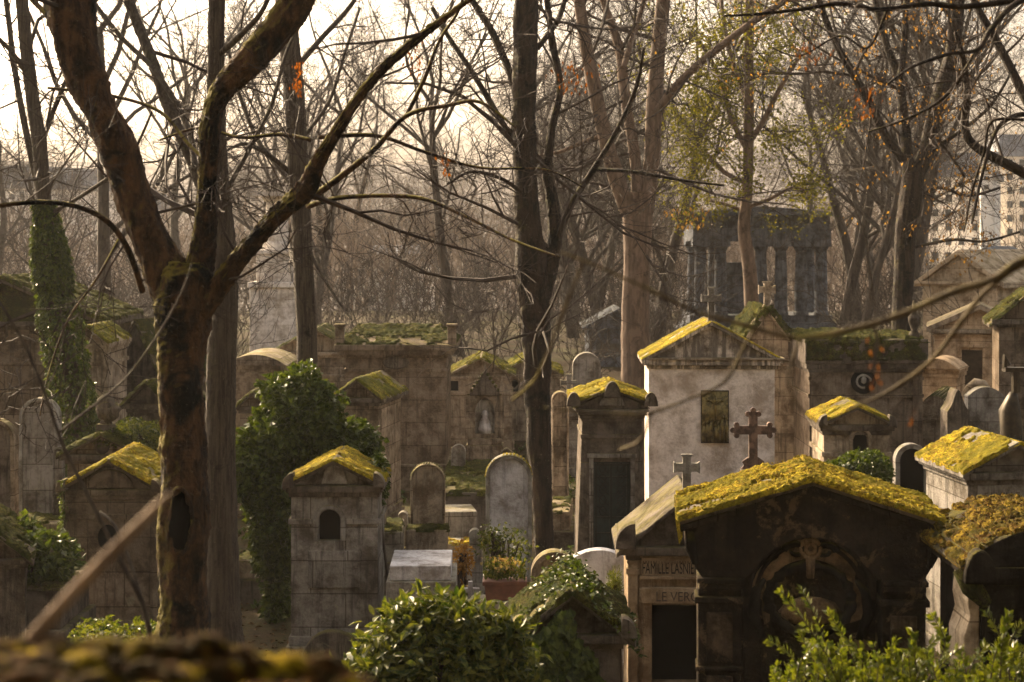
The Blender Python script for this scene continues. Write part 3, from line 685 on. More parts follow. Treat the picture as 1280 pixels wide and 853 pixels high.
# gothic memorial and long low wall tombs behind the centre tree
t, q = tomb('chapel', 'low mossy twin-gabled chapel with small black window behind the gothic niche, left half', 'chapel', 562, 640, 470, 446, 41.0, 2.2, M_blocks, rmat=M_warm, mossm=M_moss2, mth=.05, oh=.1, door=(563, 573, 472, 489, 'round', 'dark'), courses=(492,))
t, q = tomb('chapel', 'low mossy gabled chapel partly behind the dark centre tree, right of the gothic niche', 'chapel', 624, 700, 468, 446, 42.5, 2.2, M_blocks, rmat=M_warm, mossm=M_moss2, mth=.05, oh=.1, door=(636, 648, 474, 491, 'round', 'dark'), courses=(492,))
def gothic():
    Y = 38.0; cx = xt(606, Y); g = ground_z(cx, Y) - .05; p = Y / F
    t = thing('memorial', 'small gothic stone memorial with pointed canopy and pale figure in its niche', 'memorial', (cx, Y, g))
    b = zt(548, Y) - g; tp = zt(462, Y) - g
    MB().box(-.42, .42, -.1, .5, -.3, b - .15).box(-.38, .38, -.06, .46, b - .148, b).build('base', M_warm, t, .02)
    w = MB(); face_with_hole(w, -.33, .33, b, b + 1.0, -.22, .22, b + .1, b + .92, 0, .2, 'gothic'); w.box(-.33, .33, .2, .4, b, b + 1.0); w.build('niche', M_warm2, t, .01)
    MB().box(-.215, .215, .12, .197, b + .1, b + .85).build('niche_back', M_grey2, t)
    MB().lathe([(.13, 0), (.15, .1), (.11, .28), (.06, .36), (.075, .42), (.05, .5), (0, .52)], (0.0, .07), 12, b + .1).build('figure', M_marble, t, smooth=True)
    MB().prism([(-.38, b + .95), (.38, b + .95), (.05, tp - .1), (0, tp + .12), (-.05, tp - .1)], -.04, .42).build('canopy', M_darkst, t, .02)
    for s in (-1, 1):
        MB().box(s * .38 - .05, s * .38 + .05, -.06, .1, b, b + 1.05).prism([(s * .38 - .06, b + 1.05), (s * .38 + .06, b + 1.05), (s * .38, b + 1.4)], -.07, .11).build('pinnacle', M_warm2, t, .008)
    k = MB()
    for s in (-1, 1):
        for j in range(6):
            f = j / 6; k.blob((s * (.36 * (1 - f)), -.02, b + .98 + f * (tp - b - 1.0)), (.045, .05, .04), 6, 4)
    k.build('crocket_row', M_mossd, t)
gothic()
# tapering Egyptian door tomb
def door_tomb():
    Y = 27.0; cx = xt(765, Y); g = ground_z(cx, Y) - .05; f = Y / F
    t = thing('tomb', 'tall dark tapering tomb with ornate iron door, left of the white chapel', 'tomb', (cx, Y, g))
    e = zt(515, Y) - g; pk = zt(484, Y) - g; wt = 37 * f; wb = 45 * f; D = 1.5; zb = 0
    dw = 23 * f; dt_ = zt(578, Y) - g
    pt = MB()
    def side(z): return wb + (wt - wb) * (z / e)
    pt.prism([(-side(0), -.2), (-dw, -.2), (-dw, dt_), (-side(dt_), dt_)], 0, .15); pt.prism([(dw, -.2), (side(0), -.2), (side(dt_), dt_), (dw, dt_)], 0, .15)
    pt.prism([(-side(dt_), dt_ + .001), (side(dt_), dt_ + .001), (side(e), e - .1), (-side(e), e - .1)], 0, .15)
    pt.prism([(-side(0), -.2), (side(0), -.2), (side(e), e - .1), (-side(e), e - .1)], .152, D)
    pt.build('wall', M_darkst, t, .015, fix=True)
    MB().prism([(-side(0) - .05, -.2), (side(0) + .05, -.2), (side(0) + .03, .25), (-side(0) - .03, .25)], -.05, D + .05).build('plinth', M_darkst, t, .01)
    c = MB()
    for k in range(4): c.box(-wt - .02 - .03 * k, wt + .02 + .03 * k, -.03 - .03 * k, D + .03, e - .1 + .05 * (k - 1), e - .1 + .05 * k - .002)
    c.box(-wt - .03, wt + .03, -.04, D, zt(548, Y) - g, zt(543, Y) - g)
    c.build('cornice', M_darkst, t, .01)
    A = wt + .14; e2 = e + .05
    MB().prism([(-A, e2), (A, e2), (0, pk - .04)], -.02, D).build('pediment', M_darkst, t, .01)
    MB().prism([(-A - .05, e2 + .04), (0, pk - .05), (A + .05, e2 + .04), (A + .05, e2 + .1), (0, pk), (-A - .05, e2 + .1)], -.1, D + .1).build('roof', M_darkst, t, .01)
    m = MB(); m.moss((-A - .06, -.11, e2 + .105), (0, -.11, pk + .005), (0, D + .1, pk + .03), (-A - .06, D + .1, e2 + .13), .035, .03, 1); m.moss((0, -.11, pk + .005), (A + .06, -.11, e2 + .105), (A + .06, D + .1, e2 + .13), (0, D + .1, pk + .03), .035, .03, 2)
    m.build('moss', M_moss, t, smooth=True)
    for x in (-A, A): MB().prism([(x + .11 * math.cos(R(k * 20)), e2 + .05 + .22 * math.sin(R(k * 20))) for k in range(10)], -.16, .0).build('corner_acroterion', M_darkst, t, .01, fix=True)
    MB().prism([(.13 * math.cos(R(k * 20)), pk - .16 + .26 * math.sin(R(k * 20))) for k in range(10)], -.16, .0).build('crest', M_darkst, t, .01, fix=True)
    MB().prism([(.2 * math.cos(R(k * 15)), e2 + .05 + .17 * math.sin(R(k * 15))) for k in range(13)], -.06, .0).build('carved_shell', M_grey, t, .01, fix=True)
    d = MB().box(-dw + .003, dw - .003, .09, .148, 0, dt_ - .003).build('door', M_irondoor, t)
    gr = MB(); zb = zt(668, Y) - g
    for x in (-dw + .04, -.012, dw - .04): gr.box(x - .018, x + .018, .06, .085, .05, dt_ - .03)
    for z in (.08, zb, zb + .25, dt_ - .25, dt_ - .05): gr.box(-dw + .02, dw - .02, .065, .087, z - .015, z + .015)
    for sx in (-1, 1):
        for k in range(5):
            zc_ = zb + .35 + k * .17; x = sx * dw * .5
            gr.tube([(x + .055 * math.cos(R(j * 45)), .07, zc_ + .075 * math.sin(R(j * 45))) for j in range(9)], .010, 4, ref=Vector((0, 1, 0)))
            gr.tube([(x - .09 * sx, .07, zc_ - .08), (x, .065, zc_), (x + .09 * sx, .07, zc_ + .08)], .008, 4)
    gr.build('grille', M_iron, d)
    fr = MB(); fr.box(-dw - .07, -dw - .002, -.03, .05, 0, dt_ + .07); fr.box(dw + .002, dw + .07, -.03, .05, 0, dt_ + .07); fr.box(-dw - .1, dw + .1, -.05, .05, dt_ + .072, dt_ + .14); fr.build('door_frame', M_grey, t, .008)
door_tomb()
# white chapel
t, q = tomb('chapel', 'white rendered chapel with bronze crucifixion relief and yellow mossy gable, topped by a stone cross', 'chapel', 811, 968, 450, 401, 30.0, 1.7, M_white, rmat=M_whitedirty, tymp=M_whitedirty, mossm=M_moss, mth=.018, oh=.13, rt=.08, rz=-2, plinth=True, fo=.08, finial=(.62, .36, .11, M_grey, .35))
cx, Y, g, a, e, pk = q
MB().box(-a - .0, a + .17, -.13, .3, e + .0, e + .04).build('ledge', M_warm, t, .01)
xa, xb, z0, z1 = xt(876, Y) - cx, xt(911, Y) - cx, zt(554, Y) - g, zt(488, Y) - g
rel = MB().box(xa, xb, -.03, 0, z0, z1).build('relief_plaque', M_bronzed, t, .004)
bz = MB(); xm = (xa + xb) / 2; rng = random.Random(3)
bz.box(xa + .02, xb - .02, -.036, -.028, z0 + .02, z1 - .02)
bz.box(xm - .018, xm + .018, -.06, -.034, z0 + .25, z1 - .04); bz.box(xm - .15, xm + .15, -.06, -.034, z1 - .2, z1 - .165)
bz.tube([(xm, -.07, z1 - .12), (xm, -.075, z1 - .2), (xm + .01, -.075, z1 - .35), (xm, -.07, z1 - .5)], [.022, .035, .028, .015], 7)
bz.tube([(xm - .14, -.07, z1 - .15), (xm - .03, -.07, z1 - .22), (xm + .03, -.07, z1 - .22), (xm + .14, -.07, z1 - .15)], [.012, .016, .016, .012], 6)
for k in range(7):
    x = xa + .05 + (xb - xa - .1) * k / 6; h = rng.uniform(.34, .5)
    bz.tube([(x, -.05, z0 + .03), (x + rng.uniform(-.02, .02), -.06, z0 + h * .6), (x, -.055, z0 + h * .85)], [.05, .045, .02], 7, rough=.3, seed=k); bz.blob((x, -.06, z0 + h * .93), (.025, .025, .03), 7, 5)
bz.build('relief_figures', M_bronze, rel, smooth=True)
# ornate mossy chapel just right of the white one
t, q = tomb('chapel', 'old mossy chapel with steep carved gable behind and right of the white chapel', 'chapel', 915, 1004, 452, 382, 33.6, 2.0, M_warm2, rmat=M_warm2, mossm=M_mossd, mth=.09, oh=.10, rt=.16, pil=.16, urn=0, fo=.2, finial=(.5, .34, .12, M_warm, .6))
# flat ivy-topped mausoleum
t, q = tomb('mausoleum', 'grey-brown mausoleum with flat ivy-dark roof and round wreathed opening, right of the white chapel', 'mausoleum', 1012, 1152, 455, 424, 31.8, 2.6, M_blocks_b, roof='flat', rmat=M_darkst, mossm=M_mossd, mth=.08, oh=.10, courses=(495,), pil=.18)
cx, Y, g, a, e, pk = q
zc = zt(477, Y) - g; xc = xt(1079, Y) - cx
MB().prism([(xc + .23 * math.cos(R(k * 15)), zc + .23 * math.sin(R(k * 15))) for k in range(24)], -.02, .02).build('round_opening', M_dark, t, fix=True)
MB().tube([(xc + .13 * math.cos(R(k * 20)), -.05, zc + .12 * math.sin(R(k * 20))) for k in range(15)], .022, 6, ref=Vector((0, 1, 0)), rough=.4).blob((xc, -.05, zc + .03), (.05, .04, .07), amp=.4).build('wreath', M_grey2, t, smooth=True)
MB().lathe([(.12, 0), (.1, .1), (.05, .15), (.11, .3), (.12, .4), (.05, .5), (.03, .7), (0, .72)], (xt(1146, Y) - cx, .2), 12, pk).build('urn', M_darkst, t, smooth=True)
# small gold-roofed tomb before it
t, q = tomb('tomb', 'small stone tomb with bright yellow moss gable and arched window, before the flat ivy-topped mausoleum', 'tomb', 1030, 1112, 531, 506, 26.0, 1.3, M_warm, rmat=M_darkst, mossm=M_moss, mth=.03, oh=.09, door=(1066, 1085, 539, 566, 'round', 'dark'), acro=.13, courses=(568,), rz=-2)
# arched grave with dark door
stele('gravestone', 'dark arch-shaped grave niche with pale stone rim, behind the blackened mausoleum roof', 1119, 1161, 555, 640, 24.5, 'round', .16, M_grey, .07, panel=M_dark)
t, q = tomb('tomb', 'pale-edged tomb with yellow moss roof and worn FAMILLE inscription at the right edge', 'tomb', 1208, 1330, 590, 551, 21.0, 1.5, M_grey, rmat=M_grey, mossm=M_moss, mth=.035, oh=.11, rz=6, cell=.022)
cx, Y, g, a, e, pk = q
MB().box(-a + .12, a - .12, -.02, 0, zt(634, Y) - g, zt(606, Y) - g).build('name_panel', M_grey2, t, .004)
text_part('FAMILLE', .11, -a + .2, -.024, zt(626, Y) - g, M_lettergrey, t, width=.45)
# headstones at right
stele('gravestone', 'broad grey gravestone with rounded top, right one of the overlapping pair at the right', 1210, 1256, 484, 590, 30.0, 'segment', .28, M_grey, .0, rise=.16, panel=M_grey)
stele('gravestone', 'dark pointed gravestone, left one of the overlapping pair at the right', 1184, 1212, 487, 600, 29.2, 'ogee', .5, M_darkst, .0, rise=.38, panel=M_darkst)
def broken_scroll():
    Y = 30.6; cx = xt(1222, Y); g = ground_z(cx, Y)
    t = thing('gravestone', 'pale sunlit scrolled stone peeping over the broad grey gravestone at right', 'gravestone', (cx, Y, g), R(-15))
    z = zt(478, Y) - g
    MB().box(-.22, .22, -.1, .12, -.2, z - .22).build('shaft', M_warm, t, .02)
    MB().tube([(-.24, 0, z - .28), (-.14, 0, z - .12), (-.02, 0, z - .03), (.1, 0, z - .03), (.17, 0, z - .12), (.12, 0, z - .2)], [.06, .09, .1, .09, .07, .05], 8, rough=.2).build('scroll', M_pale, t, smooth=True)
broken_scroll()
def iron_canopy():
    Y = 27.5; cx = xt(1270, Y); g = ground_z(cx, Y)
    t = thing('grave_monument', 'dark draped bronze monument with iron railing at the right edge', 'monument', (cx, Y, g))
    z = zt(500, Y) - g; zz = zt(462, Y) - g
    MB().box(-.3, .5, 0, .6, -.2, z - 1.0).build('pedestal', M_grey, t, .02)
    MB().tube([(0, .2, z - 1.0), (-.02, .2, z - .6), (-.05, .18, z - .2), (0, .2, z + .0), (.02, .2, z + .1)], [.24, .20, .17, .10, .06], 12, rough=.25).build('draped_figure', M_bronzed, t, smooth=True)
    MB().box(-.14, .3, .1, .3, zz - .05, zz + .02).tube([(-.12, .2, zz), (-.12, .2, zz + .2), (-.06, .2, zz + .05)], .05, 6).tube([(.05, .2, z + .1), (.05, .2, zz)], .07, 7).build('cross_arm', M_bronzed, t)
    r = MB()
    for k in range(9): r.tube([(-.25 + k * .09, -.2, z - 1.5), (-.25 + k * .09, -.2, z - .55)], .012, 5)
    r.box(-.28, .5, -.215, -.185, z - .65, z - .62).box(-.28, .5, -.215, -.185, z - 1.4, z - 1.37); r.build('railing', M_iron, t)
iron_canopy()
t, q = tomb('tomb', 'low pale sarcophagus tomb with greenish slab lid, left of the overlapping gravestones', 'tomb', 1152, 1186, 520, 494, 32.5, 2.0, M_warm, roof='segment', rmat=M_warm, mossm=M_mossd, mth=.01, oh=.12, rz=-20)
# rusty cross
def rust_cross():
    Y = 22.5; cx = xt(943, Y); g = ground_z(cx, Y)
    t = thing('grave_cross', 'reddish rusty cross with flared tips standing before the white chapel wall', 'cross', (cx, Y, g))
    z0 = zt(588, Y) - g; h = zt(516, Y) - g - z0
    MB().box(-.38, .38, -.05, .35, -.2, .5).box(-.26, .26, .02, .28, .502, z0 - .1).box(-.16, .16, .05, .25, z0 - .098, z0).build('pedestal', M_grey, t, .015)
    p = cross_poly(0, z0, h, .50, .115, .0)
    m = MB(); m.prism(p, .09, .16)
    a_ = z0 + h * .68
    for (x, z, dx, dz) in ((-.25, a_, -1, 0), (.25, a_, 1, 0), (0, z0 + h, 0, 1)):
        for o in (-1, 0, 1):
            ox, oz = x + dz * o * .07 + dx * (.02 if o == 0 else -.03), z + dx * o * .07 + dz * (.02 if o == 0 else -.03)
            m.prism([(ox + .038 * math.cos(R(k * 40)), oz + .038 * math.sin(R(k * 40))) for k in range(9)], .087, .163)
    for s in (-1, 1): m.prism([(s * .06, z0), (s * .17, z0), (s * .12, z0 + .05), (s * .15, z0 + .1), (s * .065, z0 + .16)], .093, .157)
    m.build('cross', M_rust, t, .006, fix=True)
rust_cross()
# ------------------------------------------------ small graves in the middle
t, q = stele('gravestone', 'lichened gravestone with ivy on its arched top, above the white marble slab', 513, 556, 580, 690, 26.0, 'round', .22, M_warm2, .035, mossm=M_mossd, panel=M_warm)
cx, Y, g, a, e = q
MB().box(-a - .06, a + .06, -.30, -.12, -.2, zt(658, Y) - g).build('lower_block', M_warm, t, .03)
m = MB(); m.moss((-a - .06, -.3, zt(658, Y) - g), (a + .06, -.3, zt(658, Y) - g), (a + .06, 0, zt(656, Y) - g), (-a - .06, 0, zt(656, Y) - g), .05, .03, 5); m.build('moss', M_mossd, t, smooth=True)
stele('gravestone', 'tall pale round-topped gravestone with yellow lichen edge, left of the dark centre trunk', 607, 665, 569, 715, 25.5, 'round', .24, M_grey2, .06, mossm=M_moss, panel=M_marble)
stele('gravestone', 'squat round-topped gravestone with worn face behind the ivy-grown tomb', 664, 722, 690, 790, 19.0, 'round', .22, M_warm2, .06, panel=M_warm)
stele('gravestone', 'wide low grey gravestone with gently curved top, left of the beige chapel doorway', 717, 782, 688, 790, 20.2, 'segment', .2, M_grey2, .0, rise=.09, panel=M_marble)
stele('gravestone', 'slim pale gravestone seen right of the dark centre trunk', 690, 711, 490, 600, 31.5, 'round', .3, M_warm, .04, panel=M_warm2)
stele('gravestone', 'hazy round-topped gravestone in the distance beneath the pale twin trunk', 716, 751, 441, 520, 44.0, 'round', .35, M_grey2, .05, panel=M_grey2)
stele('gravestone', 'small broken grey gravestone between the mossy steps and the tall pale gravestone', 592, 606, 662, 715, 25.0, 'segment', .18, M_grey, .0, rise=.05, panel=M_grey, lean=-4)
t, q = stele('gravestone', 'narrow pale gravestone half hidden behind the ivy bush edge', 470, 482, 610, 690, 25.5, 'segment', .2, M_warm, 0, rise=.04, panel=M_warm)
def marble_slab():
    Y = 20.5; cx = xt(528, Y); g = ground_z(cx, Y)
    t = thing('grave_slab', 'white marble ledger slab on a stepped stone plinth behind the laurel bush', 'grave slab', (cx, Y, g), R(1))
    z = zt(710, Y) - g
    MB().box(-.44, .40, .05, 1.3, -.2, z - .18).build('plinth', M_grey2, t, .01)
    MB().box(-.40, .34, .12, 1.2, z - .178, z).build('slab', M_marble, t, .012)
marble_slab()
def white_cross():
    Y = 20.6; cx = xt(588, Y); g = ground_z(cx, Y)
    t = thing('grave_cross', 'small white stone cross between the marble slab and the flower trough', 'cross', (cx, Y, g))
    z = zt(752, Y) - g
    MB().prism(cross_poly(0, z - .1, .34, .22, .055, 0), 0, .05).build('cross', M_marble, t, .006, fix=True)
    MB().box(-.1, .1, -.06, .12, -.1, z - .1).build('foot', M_grey2, t, .01)
white_cross()
def step_slab():
    Y = 27.5; cx = xt(572, Y); g = ground_z(cx, Y)
    t = thing('grave_slab', 'tilted stone slab with a sunlit golden front edge, right of the ivy-topped gravestone', 'grave slab', (cx, Y, g), R(8))
    MB().box(-.25, .32, 0, .8, -.1, zt(640, Y) - g).build('slab', M_grey, t, .02)
    MB().box(-.25, .3, -.9, -.3, -.1, zt(668, Y) - g).build('lower_slab', M_grey2, t, .02)
    m = MB(); z = zt(668, Y) - g + .003; m.moss((-.25, -.9, z), (.3, -.9, z), (.3, -.3, z), (-.25, -.3, z), .03, .03, 2); m.build('moss', M_moss, t, smooth=True)
step_slab()
for k, (x0, x1, ya, yb, Y) in enumerate(((560, 600, 616, 640, 31.0), (566, 604, 594, 610, 34.0))):
    cx = (xt(x0, Y) + xt(x1, Y)) / 2; g = ground_z(cx, Y); w = xt(x1, Y) - xt(x0, Y)
    t = thing('grave_kerb', ('mossy low grave bed behind the tall pale gravestone, nearer of two' if k == 0 else 'mossy low grave bed behind the tall pale gravestone, farther of two'), 'grave kerb', (cx, Y, g), group='mossy grave beds')
    z = zt(ya, Y) - g
    MB().box(-w * .8, w * .8, 0, 2.0, -.1, z).build('kerb', M_darkst, t, .02)
    m = MB(); m.moss((-w * .8, 0, z), (w * .8, 0, z), (w * .8, 2, z), (-w * .8, 2, z), .08, .05, k); m.build('moss', M_mossd, t, smooth=True)
# ================================================================== FAR
def temple():
    Y = 72.0; X0 = xt(862, Y); X1 = xt(1040, Y); cx = (X0 + X1) / 2; g = ground_z(cx, Y); a = (X1 - X0) / 2 - .1
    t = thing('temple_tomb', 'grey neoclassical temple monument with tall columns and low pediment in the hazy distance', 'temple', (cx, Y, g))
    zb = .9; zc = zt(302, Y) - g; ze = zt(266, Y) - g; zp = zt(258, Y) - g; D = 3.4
    for k in range(3): MB().box(-a - .4 + .15 * k, a + .4 - .15 * k, -.4 + .15 * k, D + .4 - .15 * k, -.5 if k == 0 else .3 * k + .001, .3 * (k + 1)).build('step', M_temple, t, .02)
    n = 7
    def col(x, y):
        c = MB(); prof = [(.32, zb), (.32, zb + .12), (.27, zb + .16), (.27, zb + 1.2), (.235, zc - .45), (.24, zc - .4), (.33, zc - .22)]
        c.lathe(prof, (x, y), 18); c.box(x - .37, x + .37, y - .37, y + .37, zc - .218, zc - .002); c.build('column', M_temple, t)
    for k in range(n):
        x = -a + .36 + (2 * a - .72) * k / (n - 1)
        if k == 2 : continue
        col(x, 0); 
    col(-a + .36, 2.9); col(a - .36, 2.9); col(-a + 1.25, 2.9)
    pass
    MB().box(-a + 1.55, -a + 2.45, 1.7, D - 1.0, zb, zb + 2.2).build('cella_wall', M_temple, t, .02)
    MB().box(-a, a, -.38, D + .2, zc, zc + (ze - zc) * .45).box(-a + .05, a - .05, -.33, D + .15, zc + (ze - zc) * .45 + .002, ze - .15).box(-a - .3, a + .3, -.65, D + .5, ze - .148, ze).build('entablature', M_temple, t, .02)
    MB().prism([(-a - .3, ze + .002), (a + .3, ze + .002), (0, zp)], -.6, D + .5).build('roof', M_temple, t, .02)
temple()
def tower_monument():
    Y = 58.0; cx = xt(341, Y); g = ground_z(cx, Y); f = Y / F
    t = thing('monument', 'tall hazy stepped stone monument with a column shaft, behind the grey trunk', 'monument', (cx, Y, g))
    z1 = zt(360, Y) - g; z2 = zt(345, Y) - g; z3 = zt(318, Y) - g; z4 = zt(245, Y) - g
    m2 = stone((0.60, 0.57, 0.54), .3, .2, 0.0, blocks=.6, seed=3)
    MB().box(-29 * f, 29 * f, 0, 2, -.3, z1).build('base', m2, t, .03)
    MB().box(-31 * f, 31 * f, -.1, 2.1, z1 + .002, z1 + .2).box(-22 * f, 22 * f, .2, 1.8, z1 + .202, z3).box(-25 * f, 25 * f, .1, 1.9, z3 + .002, z3 + .15).build('die', m2, t, .03)
    MB().lathe([(.5, z3 + .15), (.5, z3 + .35), (.42, z3 + .45), (.37, z4 - .2), (.5, z4 - .1), (.5, z4)], (0, 1), 20).box(-.75, .75, .25, 1.75, z4 + .002, z4 + .15).build('column', m2, t)
tower_monument()
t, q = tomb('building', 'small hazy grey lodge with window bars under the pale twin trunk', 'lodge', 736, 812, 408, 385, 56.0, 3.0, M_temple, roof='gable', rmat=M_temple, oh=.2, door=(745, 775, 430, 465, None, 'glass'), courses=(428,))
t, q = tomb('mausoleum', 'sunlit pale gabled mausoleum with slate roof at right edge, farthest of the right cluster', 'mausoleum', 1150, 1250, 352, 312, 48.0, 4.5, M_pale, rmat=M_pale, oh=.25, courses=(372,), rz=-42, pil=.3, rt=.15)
t, q = tomb('mausoleum', 'wide slate-roofed mausoleum behind the lit tombs at the right edge', 'mausoleum', 1190, 1330, 350, 308, 52.0, 5.0, M_warm, roof='hip', rmat=M_slate, oh=.3, rz=-10)
t, q = tomb('tomb', 'sunlit ochre block tomb with tall dark doorway and pointed dormer at the right', 'mausoleum', 1170, 1280, 412, 380, 42.0, 2.4, M_palelit, roof='gable', rmat=M_warm, oh=.2, door=(1203, 1228, 438, 490, None, 'bronze'), rz=-14, courses=(420,), rt=.14)
t, q = tomb('tomb', 'small sunlit tomb with arched lunette window left of the ochre block tomb', 'tomb', 1146, 1196, 462, 448, 38.5, 1.0, M_palelit, roof='segment', rmat=M_palelit, oh=.08, rz=-25, courses=(470,))
t, q = tomb('tomb', 'dark mossy tomb rising at the right edge behind the draped monument', 'tomb', 1250, 1330, 400, 362, 35.0, 2.0, M_brown, rmat=M_darkst, mossm=M_mossd, mth=.06, oh=.2, rz=-12)

def slab_grave(label, xl, xr, yt, Y, D, mat, mo=None, rz=0, cross=None, cat='grave slab'):
    cx = (xt(xl, Y) + xt(xr, Y)) / 2; a = (xt(xr, Y) - xt(xl, Y)) / 2; g = ground_z(cx, Y); z = zt(yt, Y) - g
    t = thing('grave', label, cat, (cx, Y, g), R(rz))
    MB().box(-a - .07, a + .07, -.07, D + .07, -.2, z * .55).build('kerb', M_darkst, t, .02)
    MB().box(-a, a, 0, D, z * .55 + .001, z).build('slab', mat, t, .02)
    if mo:
        m = MB(); m.moss((-a, 0, z), (a, 0, z), (a, D, z), (-a, D, z), .04, max(.03, Y * .0011), cx); m.build('moss', mo, t, smooth=True)
    if cross:
        MB().prism(cross_poly(0, z, cross, cross * .58, cross * .14, .4), D - .12, D - .04).build('cross', mat, t, .008, fix=True)
    return t
slab_grave('dark low grave bed with mossy lid at far left below the tilted mossy roof', 20, 76, 735, 20.5, 1.4, M_darkst, M_mossd)
slab_grave('stone grave with small upright cross left of the ivy bush foot', 292, 322, 700, 24.8, 1.5, M_warm, M_mossd, -6, .55)
slab_grave('low grey box grave in shade right of the tall narrow tomb', 476, 504, 665, 25.0, 1.2, M_grey, M_mossd, 3)
slab_grave('mossy kerbed grave at the foot of the slim pale gravestone', 684, 712, 640, 28.6, 1.6, M_warm, M_mossd, -4)
slab_grave('grey low wall grave below the overlapping gravestones at right', 1160, 1246, 600, 26.6, 1.0, M_grey, M_mossd, 2)
slab_grave('pale box grave with small cross behind the squat gravestone', 640, 662, 620, 33.0, 1.4, M_warm2, None, 5, .6)
slab_grave('dim flat grave with a short cross behind the tall left gravestone', 0, 22, 590, 31.0, 1.4, M_warm2, M_mossd, 5, .7)
t, q = tomb('tomb', 'small stone shrine with arched niche between the maple trunk and the ivy bush', 'shrine', 300, 332, 508, 488, 33.0, 1.2, M_warm2, rmat=M_darkst, mossm=M_mossd, mth=.04, oh=.08, door=(309, 323, 520, 548, 'round', 'dark'))
t, q = tomb('tomb', 'narrow grey chapel front with cross finial in the gap left of the slim pale gravestone', 'chapel', 700, 722, 520, 500, 38.0, 1.6, M_grey, rmat=M_darkst, mossm=M_mossd, mth=.04, oh=.08, finial=(.6, .36, .1, M_grey, .3))
t, q = tomb('tomb', 'shaded brown chapel flank filling the gap right of the white chapel', 'chapel', 985, 1014, 498, 478, 37.0, 1.8, M_warm, rmat=M_warm2, mossm=M_mossd, mth=.04, oh=.08)
t, q = tomb('tomb', 'plain low beige vault behind the small leaning tomb', 'vault', 380, 432, 478, 462, 44.5, 1.8, M_warm, roof='flat', rmat=M_darkst, oh=.1, courses=(492,))

for lab, *s in (('small pale round-topped gravestone on the mossy slope left of the gothic niche', 562, 580, 556, 615, 35.0, 'round', M_grey2),
    ('small dark pointed gravestone at the foot of the gothic memorial', 626, 641, 560, 615, 34.0, 'gothic', M_darkst),
    ('weathered pointed gravestone between ivy bush top and broad mausoleum', 446, 462, 590, 650, 29.5, 'gothic', M_warm2),
    ('slim grey gravestone in the shade left of the urn-crowned tomb', 66, 78, 560, 640, 27.0, 'round', M_grey),
    ('small pale gravestone glimpsed between the two leftmost gravestones', 19, 32, 560, 640, 29.0, 'gothic', M_grey2),
    ('brown flat-topped gravestone left of the dark arch grave niche', 1094, 1112, 590, 640, 25.2, 'segment', M_warm2),
    ('short pale gravestone in front of the ochre block tomb', 1192, 1206, 500, 560, 36.0, 'round', M_palelit),
    ('narrow stone marker behind the marble ledger slab', 500, 512, 640, 690, 27.2, 'segment', M_grey2)):
    stele('gravestone', lab, s[0], s[1], s[2], s[3], s[4], s[5], .16, s[6], .02, rise=None if s[5] != 'segment' else .05, panel=s[6], lean=(s[0] * 7 % 5) - 2)
# ================================================================== GROUND
def axis(a, b, fine0, fine1, st, n):
    out = []; x = fine0
    while x <= fine1: out.append(x); x += st
    lo = []; d = st
    x = fine0
    while x > a: d *= 1.22; x -= d; lo.append(max(x, a))
    hi = []; d = st; x = out[-1]
    while x < b: d *= 1.12; x += d; hi.append(min(x, b))
    return list(reversed(lo)) + out + hi
xs = axis(-300, 300, -14, 16, .30, 0); ys = axis(-45, 470, 0, 48, .30, 0)
g = MB()
g.V = [(x, y, ground_z(x, y)) for y in ys for x in xs]; nx = len(xs)
g.Fc = [(j * nx + i, j * nx + i + 1, (j + 1) * nx + i + 1, (j + 1) * nx + i) for j in range(len(ys) - 1) for i in range(nx - 1)]
m, nt, b = new_mat('earth_and_leaf_litter')
p = pos_map(nt, (1, 1, 1)); f, r = nz(nt, p, .55, 7, .65, .40, .60); f2, r2 = nz(nt, p, 26, 5, .8, .40, .62); f3, _ = nz(nt, p, 3.0, 6, .7, .5, .62)
c = mixc(nt, f, (0.035, 0.024, 0.013), (0.035, 0.040, 0.010)); c = mixc(nt, mul(nt, f2, .6), c, (0.085, 0.050, 0.022)); c = mixc(nt, mul(nt, f3, .5), c, (0.015, 0.012, 0.008))
# the far hillside is town and winter woods
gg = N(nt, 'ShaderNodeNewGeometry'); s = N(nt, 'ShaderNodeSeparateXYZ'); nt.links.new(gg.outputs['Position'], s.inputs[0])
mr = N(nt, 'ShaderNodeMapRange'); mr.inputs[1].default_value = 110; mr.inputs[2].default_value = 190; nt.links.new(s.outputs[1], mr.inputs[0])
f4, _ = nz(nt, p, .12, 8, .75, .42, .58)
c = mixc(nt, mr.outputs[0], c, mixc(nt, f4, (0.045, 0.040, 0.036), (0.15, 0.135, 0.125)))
nt.links.new(c, b.inputs['Base Color']); b.inputs['Roughness'].default_value = 1; b.inputs['Specular IOR Level'].default_value = .1
n1 = bump(nt, b, r2, .04, .8); bump(nt, b, r, .05, .4, n1)
go = g.build('ground', m, smooth=True); struct(go, label='dark earth between the graves strewn with fallen leaves')
